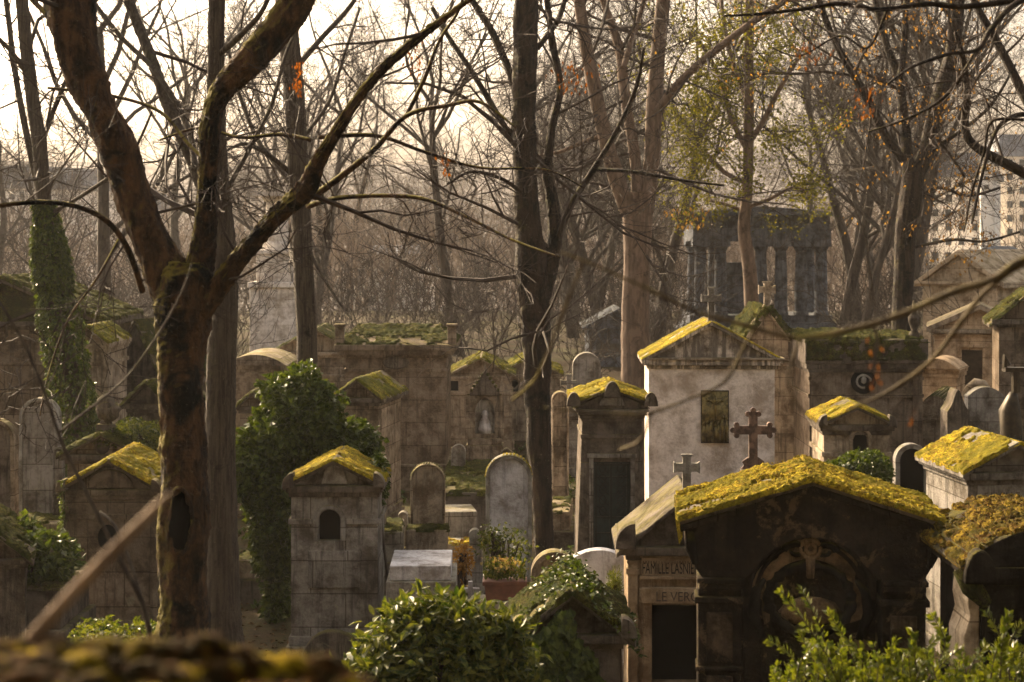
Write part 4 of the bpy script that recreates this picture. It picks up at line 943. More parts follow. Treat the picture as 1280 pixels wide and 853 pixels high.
# leaf litter and ground cover
rng = random.Random(1)
lm = MB()
for k in range(15000):
    y = rng.uniform(17.5, 42); x = rng.uniform(-.33 * y, .33 * y); z = ground_z(x, y) + rng.uniform(.0, .03)
    a = rng.uniform(0, 6.3); d = Vector((math.cos(a), math.sin(a), rng.uniform(-.3, .5))).normalized(); L = rng.uniform(.05, .11)
    lm.leaf(Vector((x, y, z)), d, Vector((rng.uniform(-.5, .5), rng.uniform(-.5, .5), 1)).normalized(), L, L * .7)
struct(lm.build('leaf_litter', M_litter), 'stuff', 'brown fallen leaves lying between the graves')
gm = MB()
for k in range(9000):
    y = rng.uniform(19, 42); x = rng.uniform(-.3 * y, .32 * y)
    if noise.noise(Vector((x * .5, y * .5, 7))) < .08: continue
    z = ground_z(x, y); 
    for q in range(3):
        a = rng.uniform(0, 6.3); d = Vector((math.cos(a) * .7, math.sin(a) * .7, rng.uniform(.3, 1.2))).normalized(); L = rng.uniform(.06, .16)
        gm.leaf(Vector((x, y, z)), d, Vector((0, 0, 1)), L, L * .5)
struct(gm.build('ground_cover', M_ivy), 'stuff', 'low dark green ground plants among the graves')

# ================================================================== WOODY GROWTH
def smooth_path(P, sub=5):
    P = [Vector(p) for p in P]; out = []
    for i in range(len(P) - 1):
        a = P[max(i - 1, 0)]; b = P[i]; c = P[i + 1]; d = P[min(i + 2, len(P) - 1)]
        for k in range(sub):
            t = k / sub
            out.append(0.5 * ((2 * b) + (c - a) * t + (2 * a - 5 * b + 4 * c - d) * t * t + (3 * b - a - 3 * c + d) * t ** 3))
    out.append(P[-1]); return out
def grow(mb, rng, p, d, L, r, lvl, maxl, up=.08, nch=(4, 6), spread=.7, rmin=.004, wob=.22, tips=None, droop=0):
    ns = 6 if lvl == 0 else (4 if lvl < maxl else 3); n = 6 if lvl == 0 else (5 if lvl == 1 else (4 if lvl == 2 else 3))
    pts = [p.copy()]; d = d.copy(); dirs = [d.copy()]
    for k in range(ns):
        d = d + Vector((rng.gauss(0, wob), rng.gauss(0, wob), rng.gauss(0, wob) + up - droop * k / ns)); d.normalize()
        p = p + d * (L / ns); pts.append(p.copy()); dirs.append(d.copy())
    rad = [max(rmin, r * (1 - .68 * k / ns)) for k in range(ns + 1)]
    mb.tube(pts, rad, n, cap=False)
    if tips is not None and lvl >= maxl - 1: tips.append((pts[-1], dirs[-1])); tips.append((pts[ns // 2], dirs[ns // 2]))
    if lvl < maxl:
        for c in range(rng.randint(*nch)):
            t = rng.uniform(.25, 1.0); k = min(ns - 1, int(t * ns)); q = pts[k].lerp(pts[k + 1], t * ns - k) if k < ns else pts[-1]
            ax = Vector((rng.gauss(0, 1), rng.gauss(0, 1), rng.gauss(0, 1)))
            dd = dirs[k].lerp(ax.normalized(), spread * rng.uniform(.6, 1.1)).normalized()
            grow(mb, rng, q, dd, L * rng.uniform(.42, .72), max(rmin, rad[k] * rng.uniform(.45, .65)), lvl + 1, maxl, up, nch, spread, rmin, wob, tips, droop)
def px_path(pts, Y, dy=0.0, wig=0.0, rng=None):
    """photo points (px, py, width px[, extra depth]) -> world path and radii"""
    P = []; W = []
    for i, q in enumerate(pts):
        yy = Y + (q[3] if len(q) > 3 else dy * i / max(1, len(pts) - 1))
        P.append(at(q[0], q[1], yy)); W.append(q[2] / 2 / F * yy)
    return P, W
_tx = bpy.data.textures.new('bark_relief', 'CLOUDS'); _tx.noise_scale = .055; _tx.noise_depth = 3; _tx.noise_basis = 'VORONOI_F2_F1'
def relief(o, sides, s=.035):
    if sides < 14: return
    sb = o.modifiers.new('finer', 'SUBSURF'); sb.subdivision_type = 'SIMPLE'; sb.levels = sb.render_levels = 2 if sides < 30 else 1
    d = o.modifiers.new('bark_relief', 'DISPLACE'); d.texture = _tx; d.strength = s if sides > 17 else s * .7; d.mid_level = .62; d.texture_coords = 'LOCAL'
def traced_tree(name, label, Y, trunk, limbs, bark, seed=0, rough=.08, sides=14, twig=(3, .9), tw_levels=2, cat='tree', group=None, tmat=None, ground=True, rmin=None, tips=None, density=1.0, trunk_twigs=0.0, up=.05):
    rng = random.Random(seed)
    P, W = px_path(trunk, Y)
    base = Vector((P[0].x, P[0].y, ground_z(P[0].x, P[0].y) - .15))
    if ground and P[0].z > base.z: P = [base] + P; W = [W[0] * 1.25] + W
    if name == 'maple_tree': W = [w_ * .95 for w_ in W]
    t = thing(name, label, cat, (base.x, base.y, base.z + .1), 0, group)
    PS = smooth_path(P, 8); WS = []
    for i in range(len(W) - 1):
        for k in range(8): WS.append(W[i] + (W[i + 1] - W[i]) * k / 8)
    WS.append(W[-1])
    relief(MB().tube(PS, WS, sides, rough, seed=seed).build('trunk', bark, t, smooth=True, world=True), sides)
    cr = MB(); rmin = rmin or Y * .00013
    def spawn(PS, WS, amt, seg=.45, skip=0):
        acc = 0
        for k in range(skip, len(PS) - 1):
            L = (PS[k + 1] - PS[k]).length; acc += L * density * amt / seg
            while acc > 1 or rng.random() < acc * .3:
                acc -= 1
                d0 = (PS[k + 1] - PS[k]).normalized()
                ax = Vector((rng.gauss(0, 1), rng.gauss(0, 1) * .8, rng.gauss(.25, 1))).normalized()
                dd = d0.lerp(ax, .75).normalized()
                ln = twig[1] * rng.uniform(.5, 1.5) * (0.6 + min(1.0, WS[k] * 8))
                grow(cr, rng, PS[k] + dd * WS[k] * .5, dd, ln, max(rmin, min(WS[k] * .35, ln * .016)), 3 - tw_levels, 3, up, (3, 5), .62, rmin, .2, tips)
                if acc < 0: acc = 0; break
    if trunk_twigs: spawn(PS, WS, trunk_twigs, skip=len(PS) // 3)
    for l in limbs:
        dy = l[0]; amt = l[1]; pp = l[2:]
        P, W = px_path(pp, Y, dy)
        if name == 'maple_tree': W = [w_ * .92 for w_ in W]
        P = smooth_path(P, 6); WW = []
        for i in range(len(W) - 1):
            for k in range(6): WW.append(W[i] + (W[i + 1] - W[i]) * k / 6)
        WW.append(W[-1])
        wm = max(WW)
        bo = MB().tube(P, WW, sides if wm > .08 else 7, rough if wm > .05 else rough * .5, seed=seed + len(P)).build('branch', bark, t, smooth=True, world=True)
        if wm > .07: relief(bo, sides)
        spawn(P, WW, amt)
    if cr.V: struct_ = cr.build('crown', tmat or B_twig, t, world=True)
    return t

# -- the big maple in the left foreground
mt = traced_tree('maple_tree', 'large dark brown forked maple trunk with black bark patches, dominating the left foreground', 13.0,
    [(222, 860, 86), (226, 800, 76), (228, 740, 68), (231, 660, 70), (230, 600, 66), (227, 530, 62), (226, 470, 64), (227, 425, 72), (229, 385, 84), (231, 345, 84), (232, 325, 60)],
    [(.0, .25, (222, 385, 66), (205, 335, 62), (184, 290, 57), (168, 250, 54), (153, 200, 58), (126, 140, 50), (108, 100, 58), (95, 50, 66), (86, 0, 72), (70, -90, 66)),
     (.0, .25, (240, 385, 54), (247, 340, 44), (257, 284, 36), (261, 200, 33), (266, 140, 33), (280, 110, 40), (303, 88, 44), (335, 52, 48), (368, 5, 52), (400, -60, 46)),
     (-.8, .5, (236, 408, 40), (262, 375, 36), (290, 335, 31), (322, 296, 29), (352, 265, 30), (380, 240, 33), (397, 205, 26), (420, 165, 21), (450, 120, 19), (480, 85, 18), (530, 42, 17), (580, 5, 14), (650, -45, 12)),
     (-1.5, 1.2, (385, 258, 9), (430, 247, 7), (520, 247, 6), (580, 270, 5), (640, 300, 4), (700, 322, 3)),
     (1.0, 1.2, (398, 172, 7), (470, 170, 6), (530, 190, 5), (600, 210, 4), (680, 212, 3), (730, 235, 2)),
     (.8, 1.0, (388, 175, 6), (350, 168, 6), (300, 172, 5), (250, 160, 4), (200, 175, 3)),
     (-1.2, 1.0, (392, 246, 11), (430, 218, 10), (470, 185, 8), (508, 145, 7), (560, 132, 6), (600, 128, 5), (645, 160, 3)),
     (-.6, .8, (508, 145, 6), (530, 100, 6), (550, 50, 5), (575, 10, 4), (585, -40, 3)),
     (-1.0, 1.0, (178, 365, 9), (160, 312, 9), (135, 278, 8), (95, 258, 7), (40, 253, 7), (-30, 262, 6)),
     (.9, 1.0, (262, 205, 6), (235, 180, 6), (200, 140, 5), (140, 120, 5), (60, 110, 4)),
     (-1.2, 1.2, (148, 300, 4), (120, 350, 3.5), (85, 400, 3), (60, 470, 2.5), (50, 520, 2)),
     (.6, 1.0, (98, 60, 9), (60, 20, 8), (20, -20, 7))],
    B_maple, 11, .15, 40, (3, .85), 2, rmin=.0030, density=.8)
hole = MB()
Pc = at(224, 652, 12.72)
ring = [(Pc.x + .08 * math.cos(2 * math.pi * k / 18) * (1 - .25 * abs(math.sin(2 * math.pi * k / 18))), Pc.y + .03 + .06 * math.cos(2 * math.pi * k / 18) ** 2 * 1, Pc.z + .25 * math.sin(2 * math.pi * k / 18)) for k in range(19)]
hole.tube(ring, [.016 + .012 * math.sin(k * 2.3) ** 2 for k in range(19)], 7, .5, ref=Vector((0, 1, 0)))
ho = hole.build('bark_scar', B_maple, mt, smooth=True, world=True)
h2 = MB(); h2.blob((Pc.x, Pc.y + .045, Pc.z), (.07, .035, .225), 16, 11, .5); h2.build('hollow', M_dark, ho, smooth=True)
for o_ in mt.children:
    if False: pass
for ch in [c for c in COL.objects if c.name.startswith('hollow')]: ch.parent = mt; ch.matrix_parent_inverse = Matrix.Identity(4); 
for c in [c for c in COL.objects if c.name.startswith('hollow')]:
    for v in c.data.vertices: v.co = v.co - mt.location
traced_tree('tree', 'tall grey ridged-bark tree standing directly behind the maple trunk', 18.5,
    [(284, 840, 54), (279, 760, 46), (276, 650, 44), (275, 560, 42), (277, 450, 40), (281, 370, 36), (280, 300, 32), (273, 210, 27), (270, 100, 25), (271, 0, 24), (272, -120, 22)],
    [(1.5, .5, (279, 330, 22), (262, 265, 17), (243, 210, 17), (213, 140, 18), (190, 75, 17), (168, 20, 16), (140, -60, 14)),
     (1.5, .6, (243, 212, 8), (235, 160, 8), (195, 90, 7), (150, 45, 6), (100, -20, 5)),
     (-1.0, .8, (272, 70, 9), (300, 45, 8), (330, 10, 6), (350, -50, 5)),
     (1.0, .8, (276, 250, 7), (310, 190, 6), (340, 130, 5), (360, 60, 4), (390, 10, 3))],
    B_grey, 12, .05, 18, (3, 1.0), 2, rmin=.0035)
ivy_tree = traced_tree('ivy_tree', 'slender leaning tree at left with its lower trunk wrapped in dark green ivy', 28.5,
    [(104, 640, 30), (97, 540, 28), (86, 470, 27), (75, 410, 25), (66, 350, 23), (61, 300, 22), (55, 250, 20), (49, 180, 20), (39, 110, 18), (31, 40, 18), (22, -60, 15)],
    [(1.0, .8, (60, 290, 9), (40, 200, 9), (22, 110, 8), (10, 20, 7), (0, -60, 6)),
     (1.0, .9, (50, 185, 7), (70, 130, 6), (95, 70, 5), (110, 10, 4)),
     (-1.0, .9, (38, 100, 7), (10, 60, 6), (-25, 30, 5)),
     (-1.5, .9, (58, 270, 5), (110, 240, 5), (160, 200, 4), (190, 140, 3))],
    B_grey, 13, .06, 14, (3, 1.3), 2, trunk_twigs=.5)
def leaf_sleeve(parent, path, Y, mat, seed, n, L=(.06, .11), spread=1.25, name='ivy'):
    rng = random.Random(seed); P, W = px_path(path, Y); P = smooth_path(P, 8); WW = []
    for i in range(len(W) - 1):
        for k in range(8): WW.append(W[i] + (W[i + 1] - W[i]) * k / 8)
    WW.append(W[-1]); mb = MB()
    for k in range(n):
        i = rng.randrange(len(P) - 1); p = P[i].lerp(P[i + 1], rng.random()); a = rng.uniform(0, 6.28)
        t = (P[i + 1] - P[i]).normalized(); o = Vector((math.cos(a), math.sin(a), 0)); w = WW[i] * spread * rng.uniform(.85, 1.15) * (1 + .4 * noise.noise(p * 1.8))
        d = (o * .5 + Vector((rng.gauss(0, .35), rng.gauss(0, .35), -.7 + rng.gauss(0, .3)))).normalized()
        l = rng.uniform(*L); mb.leaf(p + o * w, d, o, l, l * .85)
    return mb.build(name, mat, parent, world=True)
leaf_sleeve(ivy_tree, [(102, 600, 34), (97, 540, 38), (86, 470, 38), (75, 400, 34), (66, 345, 30), (61, 300, 26), (55, 250, 18)], 28.5, M_ivy, 5, 6500)
traced_tree('tree', 'smooth grey tree trunk rising out of the ivy bush at centre-left', 26.5,
    [(388, 620, 30), (386, 540, 29), (384, 460, 28), (383, 400, 27), (379, 330, 27), (377, 284, 26), (372, 200, 28), (368, 120, 27), (362, 60, 28), (357, 0, 28), (350, -100, 26)],
    [(1.0, .8, (371, 330, 9), (365, 320, 7), (362, 305, 5)),
     (1.2, .8, (368, 235, 8), (345, 205, 7), (322, 175, 6), (300, 120, 5), (285, 60, 4)),
     (-1.2, .7, (362, 215, 7), (330, 190, 6), (305, 180, 5), (280, 190, 3)),
     (1.2, .9, (366, 90, 8), (400, 50, 7), (440, 5, 6), (470, -50, 5)),
     (-.8, .8, (380, 300, 5), (400, 340, 4), (425, 380, 3), (440, 400, 2)),
     (1.2, .9, (372, 180, 5), (410, 130, 5), (430, 70, 4), (450, 10, 3))],
    B_grey, 14, .05, 16, (3, 1.2), 2)
traced_tree('tree', 'dark mossy double-stemmed tree standing at the middle of the photo', 26.0,
    [(681, 700, 27), (678, 640, 26), (674, 560, 32), (672, 500, 34), (671, 440, 38), (668, 380, 40), (664, 330, 44), (660, 284, 36), (657, 220, 31), (655, 150, 32), (656, 80, 33), (658, 0, 33), (662, -100, 34)],
    [(.4, .7, (676, 375, 24), (688, 335, 22), (694, 290, 20), (690, 250, 18), (684, 215, 15), (690, 160, 12), (700, 110, 11), (690, 50, 11), (684, 0, 10), (680, -60, 9)),
     (1.0, .8, (650, 130, 12), (635, 85, 12), (615, 40, 12), (590, 0, 11), (560, -50, 9)),
     (1.0, .8, (650, 190, 8), (620, 140, 8), (590, 90, 7), (560, 45, 6), (540, 10, 5)),
     (-1.0, .9, (697, 300, 8), (715, 255, 8), (742, 212, 8), (770, 165, 6), (795, 110, 5), (805, 60, 4)),
     (-1.0, .9, (742, 212, 5), (790, 215, 5), (850, 225, 4), (905, 232, 3)),
     (1.0, .8, (672, 60, 8), (700, 20, 7), (715, -40, 6)),
     (-1.2, 1.0, (662, 250, 6), (630, 225, 5), (590, 215, 4), (560, 230, 3))],
    B_dark, 15, .12, 18, (3, 1.2), 2, trunk_twigs=.25)
traced_tree('tree', 'pale warm-barked tree with twin upward stems, right of the dark centre tree', 43.0,
    [(795, 560, 42), (795, 480, 38), (794, 400, 36), (796, 330, 34), (797, 280, 38), (797, 240, 40)],
    [(.5, .7, (806, 265, 24), (814, 210, 20), (818, 130, 22), (823, 60, 19), (829, 0, 18), (836, -80, 16)),
     (-.5, .7, (785, 265, 22), (770, 220, 22), (756, 170, 19), (743, 110, 19), (733, 60, 17), (724, 0, 15), (716, -70, 14)),
     (.8, .7, (797, 255, 16), (794, 200, 15), (786, 150, 14), (779, 100, 14), (774, 60, 13), (757, 10, 9), (740, -40, 8)),
     (.8, .7, (779, 85, 9), (790, 50, 8), (805, 0, 7), (812, -50, 6)),
     (-1.5, .8, (822, 140, 13), (842, 112, 12), (865, 88, 11), (905, 55, 11), (945, 25, 10), (1000, -10, 8)),
     (1.0, .8, (760, 170, 6), (735, 175, 6), (700, 190, 5), (670, 195, 3))],
    B_pale, 16, .05, 14, (3, 1.7), 2)
yt = []
green = traced_tree('evergreen_tree', 'slim tree with sparse yellow-green foliage in front of the temple', 49.0,
    [(942, 470, 20), (940, 385, 19), (936, 330, 17), (930, 285, 16), (934, 240, 14), (936, 160, 13), (936, 80, 12), (937, 0, 12), (938, -90, 10)],
    [(1.0, 1.2, (935, 190, 7), (915, 150, 7), (900, 100, 6), (880, 60, 5), (860, 40, 4)),
     (1.0, 1.2, (935, 230, 6), (905, 215, 6), (880, 190, 5), (850, 180, 3)),
     (-1.0, 1.2, (936, 180, 7), (955, 150, 7), (975, 110, 6), (1000, 70, 5)),
     (-1.0, 1.0, (933, 260, 5), (960, 250, 5), (990, 235, 4), (1010, 240, 3)),
     (1.0, 1.0, (933, 265, 5), (905, 255, 4), (880, 250, 3)),
     (1.0, 1.0, (936, 130, 6), (920, 90, 6), (905, 30, 5), (900, -30, 4))],
    B_pale, 17, .05, 10, (3, 1.6), 2, tips=yt)
mb = MB(); rng = random.Random(2)
for p, d in yt:
    if rng.random() < .12 or p.z < zt(285, 49): continue
    for k in range(rng.randint(5, 14)):
        q = p + Vector((rng.gauss(0, .16), rng.gauss(0, .16), rng.gauss(-.08, .16))); dd = Vector((rng.gauss(0, 1), rng.gauss(0, 1), rng.gauss(-.5, .6))).normalized(); l = rng.uniform(.06, .13)
        mb.leaf(q, dd, Vector((rng.gauss(0, 1), rng.gauss(0, 1), 1)), l, l * .75)
mb.build('foliage', M_yew, green, world=True)
rt_ = []
rt = traced_tree('tree', 'dark multi-stemmed tree splitting low into four stems, right of the temple', 34.0,
    [(1125, 480, 27), (1126, 420, 26), (1129, 350, 26), (1133, 284, 28), (1139, 240, 30), (1142, 215, 30)],
    [(.4, .7, (1144, 225, 20), (1156, 195, 21), (1166, 155, 22), (1178, 110, 22), (1190, 70, 21), (1195, 30, 20), (1200, -60, 18)),
     (.6, .7, (1137, 225, 17), (1133, 180, 15), (1128, 130, 13), (1122, 95, 13), (1108, 55, 10), (1096, 10, 9), (1088, -50, 8)),
     (.6, .7, (1125, 100, 10), (1130, 60, 10), (1133, 10, 9), (1136, -50, 8)),
     (-.8, .7, (1128, 200, 12), (1108, 172, 12), (1085, 125, 12), (1065, 90, 11), (1048, 60, 10), (1032, 25, 9), (1015, -30, 8)),
     (-1.0, .9, (1160, 190, 6), (1200, 165, 5), (1240, 130, 4), (1270, 80, 3)),
     (1.0, .9, (1133, 260, 5), (1170, 235, 5), (1210, 245, 4), (1250, 235, 3)),
     (-1.0, .9, (1140, 310, 4), (1190, 300, 4), (1230, 302, 3), (1275, 290, 3))],
    B_dark, 18, .10, 14, (3, 1.4), 2, tips=rt_)
mb = MB(); rng = random.Random(5)
for p, d in rt_:
    if rng.random() < .6: continue
    for k in range(rng.randint(1, 4)):
        q = p + Vector((rng.gauss(0, .08), rng.gauss(0, .08), rng.gauss(-.05, .08))); dd = Vector((rng.gauss(0, .5), rng.gauss(0, .5), -1)).normalized(); l = rng.uniform(.04, .09)
        mb.leaf(q, dd, Vector((rng.gauss(0, 1), rng.gauss(0, 1), .2)), l, l * .6)
mb.build('dead_leaves', M_tan, rt, world=True)
# trees rooted beyond the right edge whose boughs cross the picture
traced_tree('tree', 'dark boughs entering from the upper right corner above the tall slate roofs', 20.0,
    [(1335, 900, 50), (1335, 500, 44), (1335, 330, 40), (1332, 240, 36), (1330, 150, 32), (1325, 0, 28), (1320, -100, 24)],
    [(-.6, .9, (1330, 250, 16), (1300, 228, 13), (1272, 212, 13), (1245, 198, 12), (1218, 182, 11), (1206, 160, 11), (1209, 120, 10), (1205, 80, 8), (1195, 40, 6)),
     (.5, .9, (1328, 200, 14), (1300, 155, 13), (1278, 115, 12), (1258, 75, 11), (1240, 42, 10), (1222, 10, 9), (1205, -30, 8)),
     (-.8, 1.0, (1330, 180, 8), (1290, 145, 7), (1258, 150, 6), (1240, 175, 5), (1225, 230, 4), (1215, 280, 3))],
    B_dark, 19, .08, 12, (3, 1.0), 2)
ov = []
traced_tree('tree', 'overhanging dark twiggy bough across the upper right with hanging rust-coloured leaves', 11.0,
    [(1420, 900, 60), (1410, 400, 55), (1400, 200, 50), (1390, 60, 45), (1385, -80, 40)],
    [(-.8, 1.0, (1395, -20, 12), (1340, -12, 9), (1275, 2, 8), (1240, 35, 7), (1222, 62, 6), (1185, 68, 5), (1140, 84, 4), (1110, 105, 3)),
     (-.5, 1.0, (1395, -30, 12), (1300, -5, 9), (1210, 8, 8), (1160, 5, 7), (1100, 12, 6), (1050, 5, 6), (1000, 12, 5), (945, 18, 4), (905, 20, 3)),
     (.5, 1.0, (1222, 62, 5), (1205, 90, 5), (1190, 112, 5), (1165, 133, 4), (1125, 152, 3), (1085, 165, 2)),
     (.5, .8, (1110, 10, 4), (1085, 60, 3), (1050, 45, 3), (1000, 70, 2), (965, 60, 2)),
     (.3, .9, (1280, 150, 4), (1240, 152, 4), (1230, 190, 3), (1215, 240, 3), (1205, 290, 2))],
    B_dark, 20, .08, 10, (3, .6), 2, rmin=.0022, tips=ov)
# out-of-focus boughs close to the camera
traced_tree('shrub', 'blurred bare yellowish bough close to the camera crossing the right middle of the view', 4.2,
    [(1560, 1300, 40), (1520, 800, 34), (1480, 500, 30), (1430, 320, 24)],
    [(-.3, 0, (1440, 350, 14), (1300, 322, 11), (1240, 350, 9), (1190, 366, 10), (1140, 388, 8), (1080, 408, 8), (1000, 422, 6), (930, 406, 6), (880, 393, 5), (860, 385, 6), (790, 352, 4), (740, 330, 4), (700, 315, 3)),
     (.3, 0, (1440, 330, 10), (1300, 326, 8), (1240, 358, 7), (1205, 398, 7), (1165, 450, 6), (1110, 490, 5), (1060, 512, 3)),
     (0, 0, (945, 408, 4), (928, 438, 4), (905, 478, 5), (858, 500, 4), (815, 516, 5), (790, 518, 3), (730, 515, 3), (680, 510, 3)),
     (.2, 0, (730, 325, 4), (700, 400, 5), (672, 470, 4), (640, 500, 3)),
     (.2, 0, (815, 515, 4), (800, 550, 4), (775, 562, 3)),
     (.1, 0, (1000, 423, 4), (985, 480, 4), (1010, 520, 3), (1060, 545, 3))],
    bark_mat('shrub_bark', (.035, .024, .012), (.09, .065, .025), (.02, .014, .008), MOSSY), 21, .1, 9, density=0)
traced_tree('sapling', 'thin blurred bare stems leaning across the lower left tombs', 7.0,
    [(192, 900, 8), (184, 775, 7), (150, 700, 6), (110, 620, 5), (80, 560, 5), (55, 490, 4), (30, 430, 4), (-5, 370, 3)],
    [(.2, 0, (188, 790, 5), (165, 710, 4), (145, 660, 4), (125, 640, 3)), (.2, 0, (75, 540, 4), (150, 480, 3), (190, 430, 3), (225, 370, 2), (240, 330, 2))],
    B_grey, 22, .06, 8, density=0)
traced_tree('stick', 'thick blurred pale broken stick slanting up from the lower left corner', 2.3,
    [(-120, 985, 20), (-20, 868, 19), (60, 775, 17), (130, 700, 15), (190, 640, 12), (212, 617, 6)], [], bark_mat('stick_bark', (.16, .11, .07), (.28, .20, .13), (.10, .06, .04)), 23, .08, 12, ground=False, cat='stick', density=0)
# rust-coloured hanging leaf clusters (last autumn keys)
def cluster(px, py, Y, n, h, w, label, seed, mat=None):
    rng = random.Random(seed); c = at(px, py, Y)
    t = thing('leaf_cluster', label, 'leaves', tuple(c), 0, 'hanging dead leaf clusters'); mb = MB()
    st = MB().tube([(0, 0, h * .9), (.01, 0, h * .3), (0, 0, -h * .4)], .004, 4).build('stem', B_twig, t)
    for k in range(n):
        p = Vector((rng.gauss(0, w), rng.gauss(0, w), rng.uniform(-h, h * .6)));p.x *= (1 - abs(p.z) / h * .6)
        d = Vector((rng.gauss(0, .35), rng.gauss(0, .35), -1)).normalized(); l = rng.uniform(.025, .045) * (Y / 12 if Y > 12 else max(.5, Y / 12)); mb.leaf(p, d, Vector((rng.gauss(0, 1), rng.gauss(0, 1), 0)), l, l * .4)
    mb.build('foliage', mat or M_dead, t)
cluster(371, 92, 12.2, 60, .15, .030, 'orange hanging leaf cluster before the grey trunk, largest and brightest at top left', 1)
cluster(557, 197, 12.4, 22, .12, .022, 'small rusty leaf cluster hanging below the long maple branch', 2, M_rusty)
cluster(717, 90, 12.8, 60, .16, .10, 'spread of rusty leaf keys hanging right of the dark centre tree', 3, M_rusty)
cluster(1082, 122, 11.2, 50, .12, .06, 'rusty leaf cluster hanging at the left stem of the right tree', 4, M_rusty)
cluster(1012, 62, 11.0, 40, .10, .06, 'dark rusty leaf cluster hanging near the top of the right bough', 5, M_rusty)
cluster(518, 60, 30.0, 60, .5, .12, 'faint rusty leaf cluster seen between twigs at upper centre-left', 6, M_rusty)
cluster(862, 268, 40.0, 60, .30, .35, 'loose tan leaves hanging before the temple roof', 7, M_tan)
cluster(1092, 440, 4.6, 10, .10, .018, 'blurred orange withered leaf on the near bough before the round wreathed opening', 8, M_rusty)
cluster(1141, 505, 4.5, 7, .05, .008, 'small blurred orange leaf hanging at the right end of the flat ivy-topped mausoleum', 9, M_rusty)

# ------------------------------------------------ winter wood behind
def wood_tree_mesh(seed, h):
    rng = random.Random(seed); tr = MB(); cr = MB()
    pts = [Vector((0, 0, -.3))]; d = Vector((rng.gauss(0, .06), rng.gauss(0, .06), 1)); k0 = 7
    for k in range(k0):
        d = (d + Vector((rng.gauss(0, .09), rng.gauss(0, .09), .1))).normalized(); pts.append(pts[-1] + d * h * .62 / k0)
    r0 = h * .0125
    tr.tube(pts, [r0 * (1.25 - .8 * k / k0) for k in range(k0 + 1)], 9, .08)
    for k in range(8):
        t = rng.uniform(.30, 1) if k > 1 else 1.0
        i = min(k0 - 1, int(t * k0)); q = pts[i].lerp(pts[i + 1], min(1, t * k0 - i))
        a = rng.uniform(0, 6.28); dd = Vector((math.cos(a) * .8, math.sin(a) * .8, rng.uniform(.5, 1.3))).normalized()
        grow(cr, rng, q, dd, h * rng.uniform(.28, .46), r0 * .42, 0, 5, .06, (3, 5), .6, .0036, .15)
    return tr, cr
variants = []
for i, (sd, h) in enumerate(((31, 15), (32, 18), (33, 14), (34, 17), (35, 20))):
    variants.append((wood_tree_mesh(sd, h), h))
protos = []
for (tr, cr), h in variants:
    mt_ = bpy.data.meshes.new('trunk'); mt_.from_pydata(tr.V, [], tr.Fc); mt_.materials.append(B_bg)
    mc_ = bpy.data.meshes.new('crown'); mc_.from_pydata(cr.V, [], cr.Fc); mc_.materials.append(B_bg); protos.append((mt_, mc_, h))
rng = random.Random(77)
spots = [(1052, 64, 3, 'hazy tree with straight trunk between the temple and the dark multi-stemmed tree'), (1078, 58, 0, 'leaning hazy tree left of the dark multi-stemmed trunk'), (575, 60, 1, 'thick greenish hazy trunk behind the low chapels at centre'), (752, 66, 2, 'hazy tree just left of the pale twin-stemmed tree'),
         (140, 55, 3, 'hazy bare tree filling the sky left of the maple fork'), (395, 74, 4, 'tall hazy tree behind the stepped monument')]
for i in range(24):
    Yd = rng.uniform(56, 120); px = rng.uniform(-60, 1340)
    if px > 1150: px -= 500
    if (840 < px < 1050 or 300 < px < 385) and Yd < 80: Yd += 32
    spots.append((px, Yd, rng.randrange(5), None))
for i, (px, Yd, v, lab) in enumerate(spots):
    mt_, mc_, h = protos[v]; x = xt(px, Yd)
    far = Yd > 88
    t = thing('tree', lab or ('bare grey-brown tree in the hazy wood far behind the tombs' if far else 'bare grey-brown tree in the hazy wood behind the tombs, nearer rank'), 'tree', (x, Yd, ground_z(x, Yd)), rng.uniform(0, 6.28), None if lab else ('far rank of the winter wood' if far else 'near rank of the winter wood'))
    s = rng.uniform(.8, 1.15); t.scale = (s, s, s)
    for nm, me in (('trunk', mt_), ('crown', mc_)):
        o = bpy.data.objects.new(nm, me); COL.objects.link(o); o.parent = t
# undergrowth at the foot of the wood
mb = MB(); rng = random.Random(9)
for k in range(700):
    Yd = rng.uniform(46, 90); px_ = rng.uniform(-40, 1320); x = xt(px_, Yd)
    if (850 < px_ < 1050 and Yd < 80) or (285 < px_ < 395 and Yd < 62): continue
    grow(mb, rng, Vector((x, Yd, ground_z(x, Yd))), Vector((rng.gauss(0, .3), rng.gauss(0, .3), 1)).normalized(), rng.uniform(1.0, 3.2), .018, 1, 3, .08, (4, 6), .55, .009, .2)
struct(mb.build('undergrowth', B_bg), 'stuff', 'tangle of bare brush at the foot of the hazy wood')

# the wood that climbs away towards the town reads as one mass
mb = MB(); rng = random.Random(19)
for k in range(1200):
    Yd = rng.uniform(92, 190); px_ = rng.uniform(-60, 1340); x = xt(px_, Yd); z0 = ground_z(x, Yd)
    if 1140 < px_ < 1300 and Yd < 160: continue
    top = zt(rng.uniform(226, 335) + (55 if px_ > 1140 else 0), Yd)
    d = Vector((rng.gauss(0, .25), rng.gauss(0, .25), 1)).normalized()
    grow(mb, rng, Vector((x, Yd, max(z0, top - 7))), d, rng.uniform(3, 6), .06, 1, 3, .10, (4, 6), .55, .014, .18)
struct(mb.build('far_wood', B_far), 'stuff', 'hazy brown winter wood filling the slope beyond the cemetery')
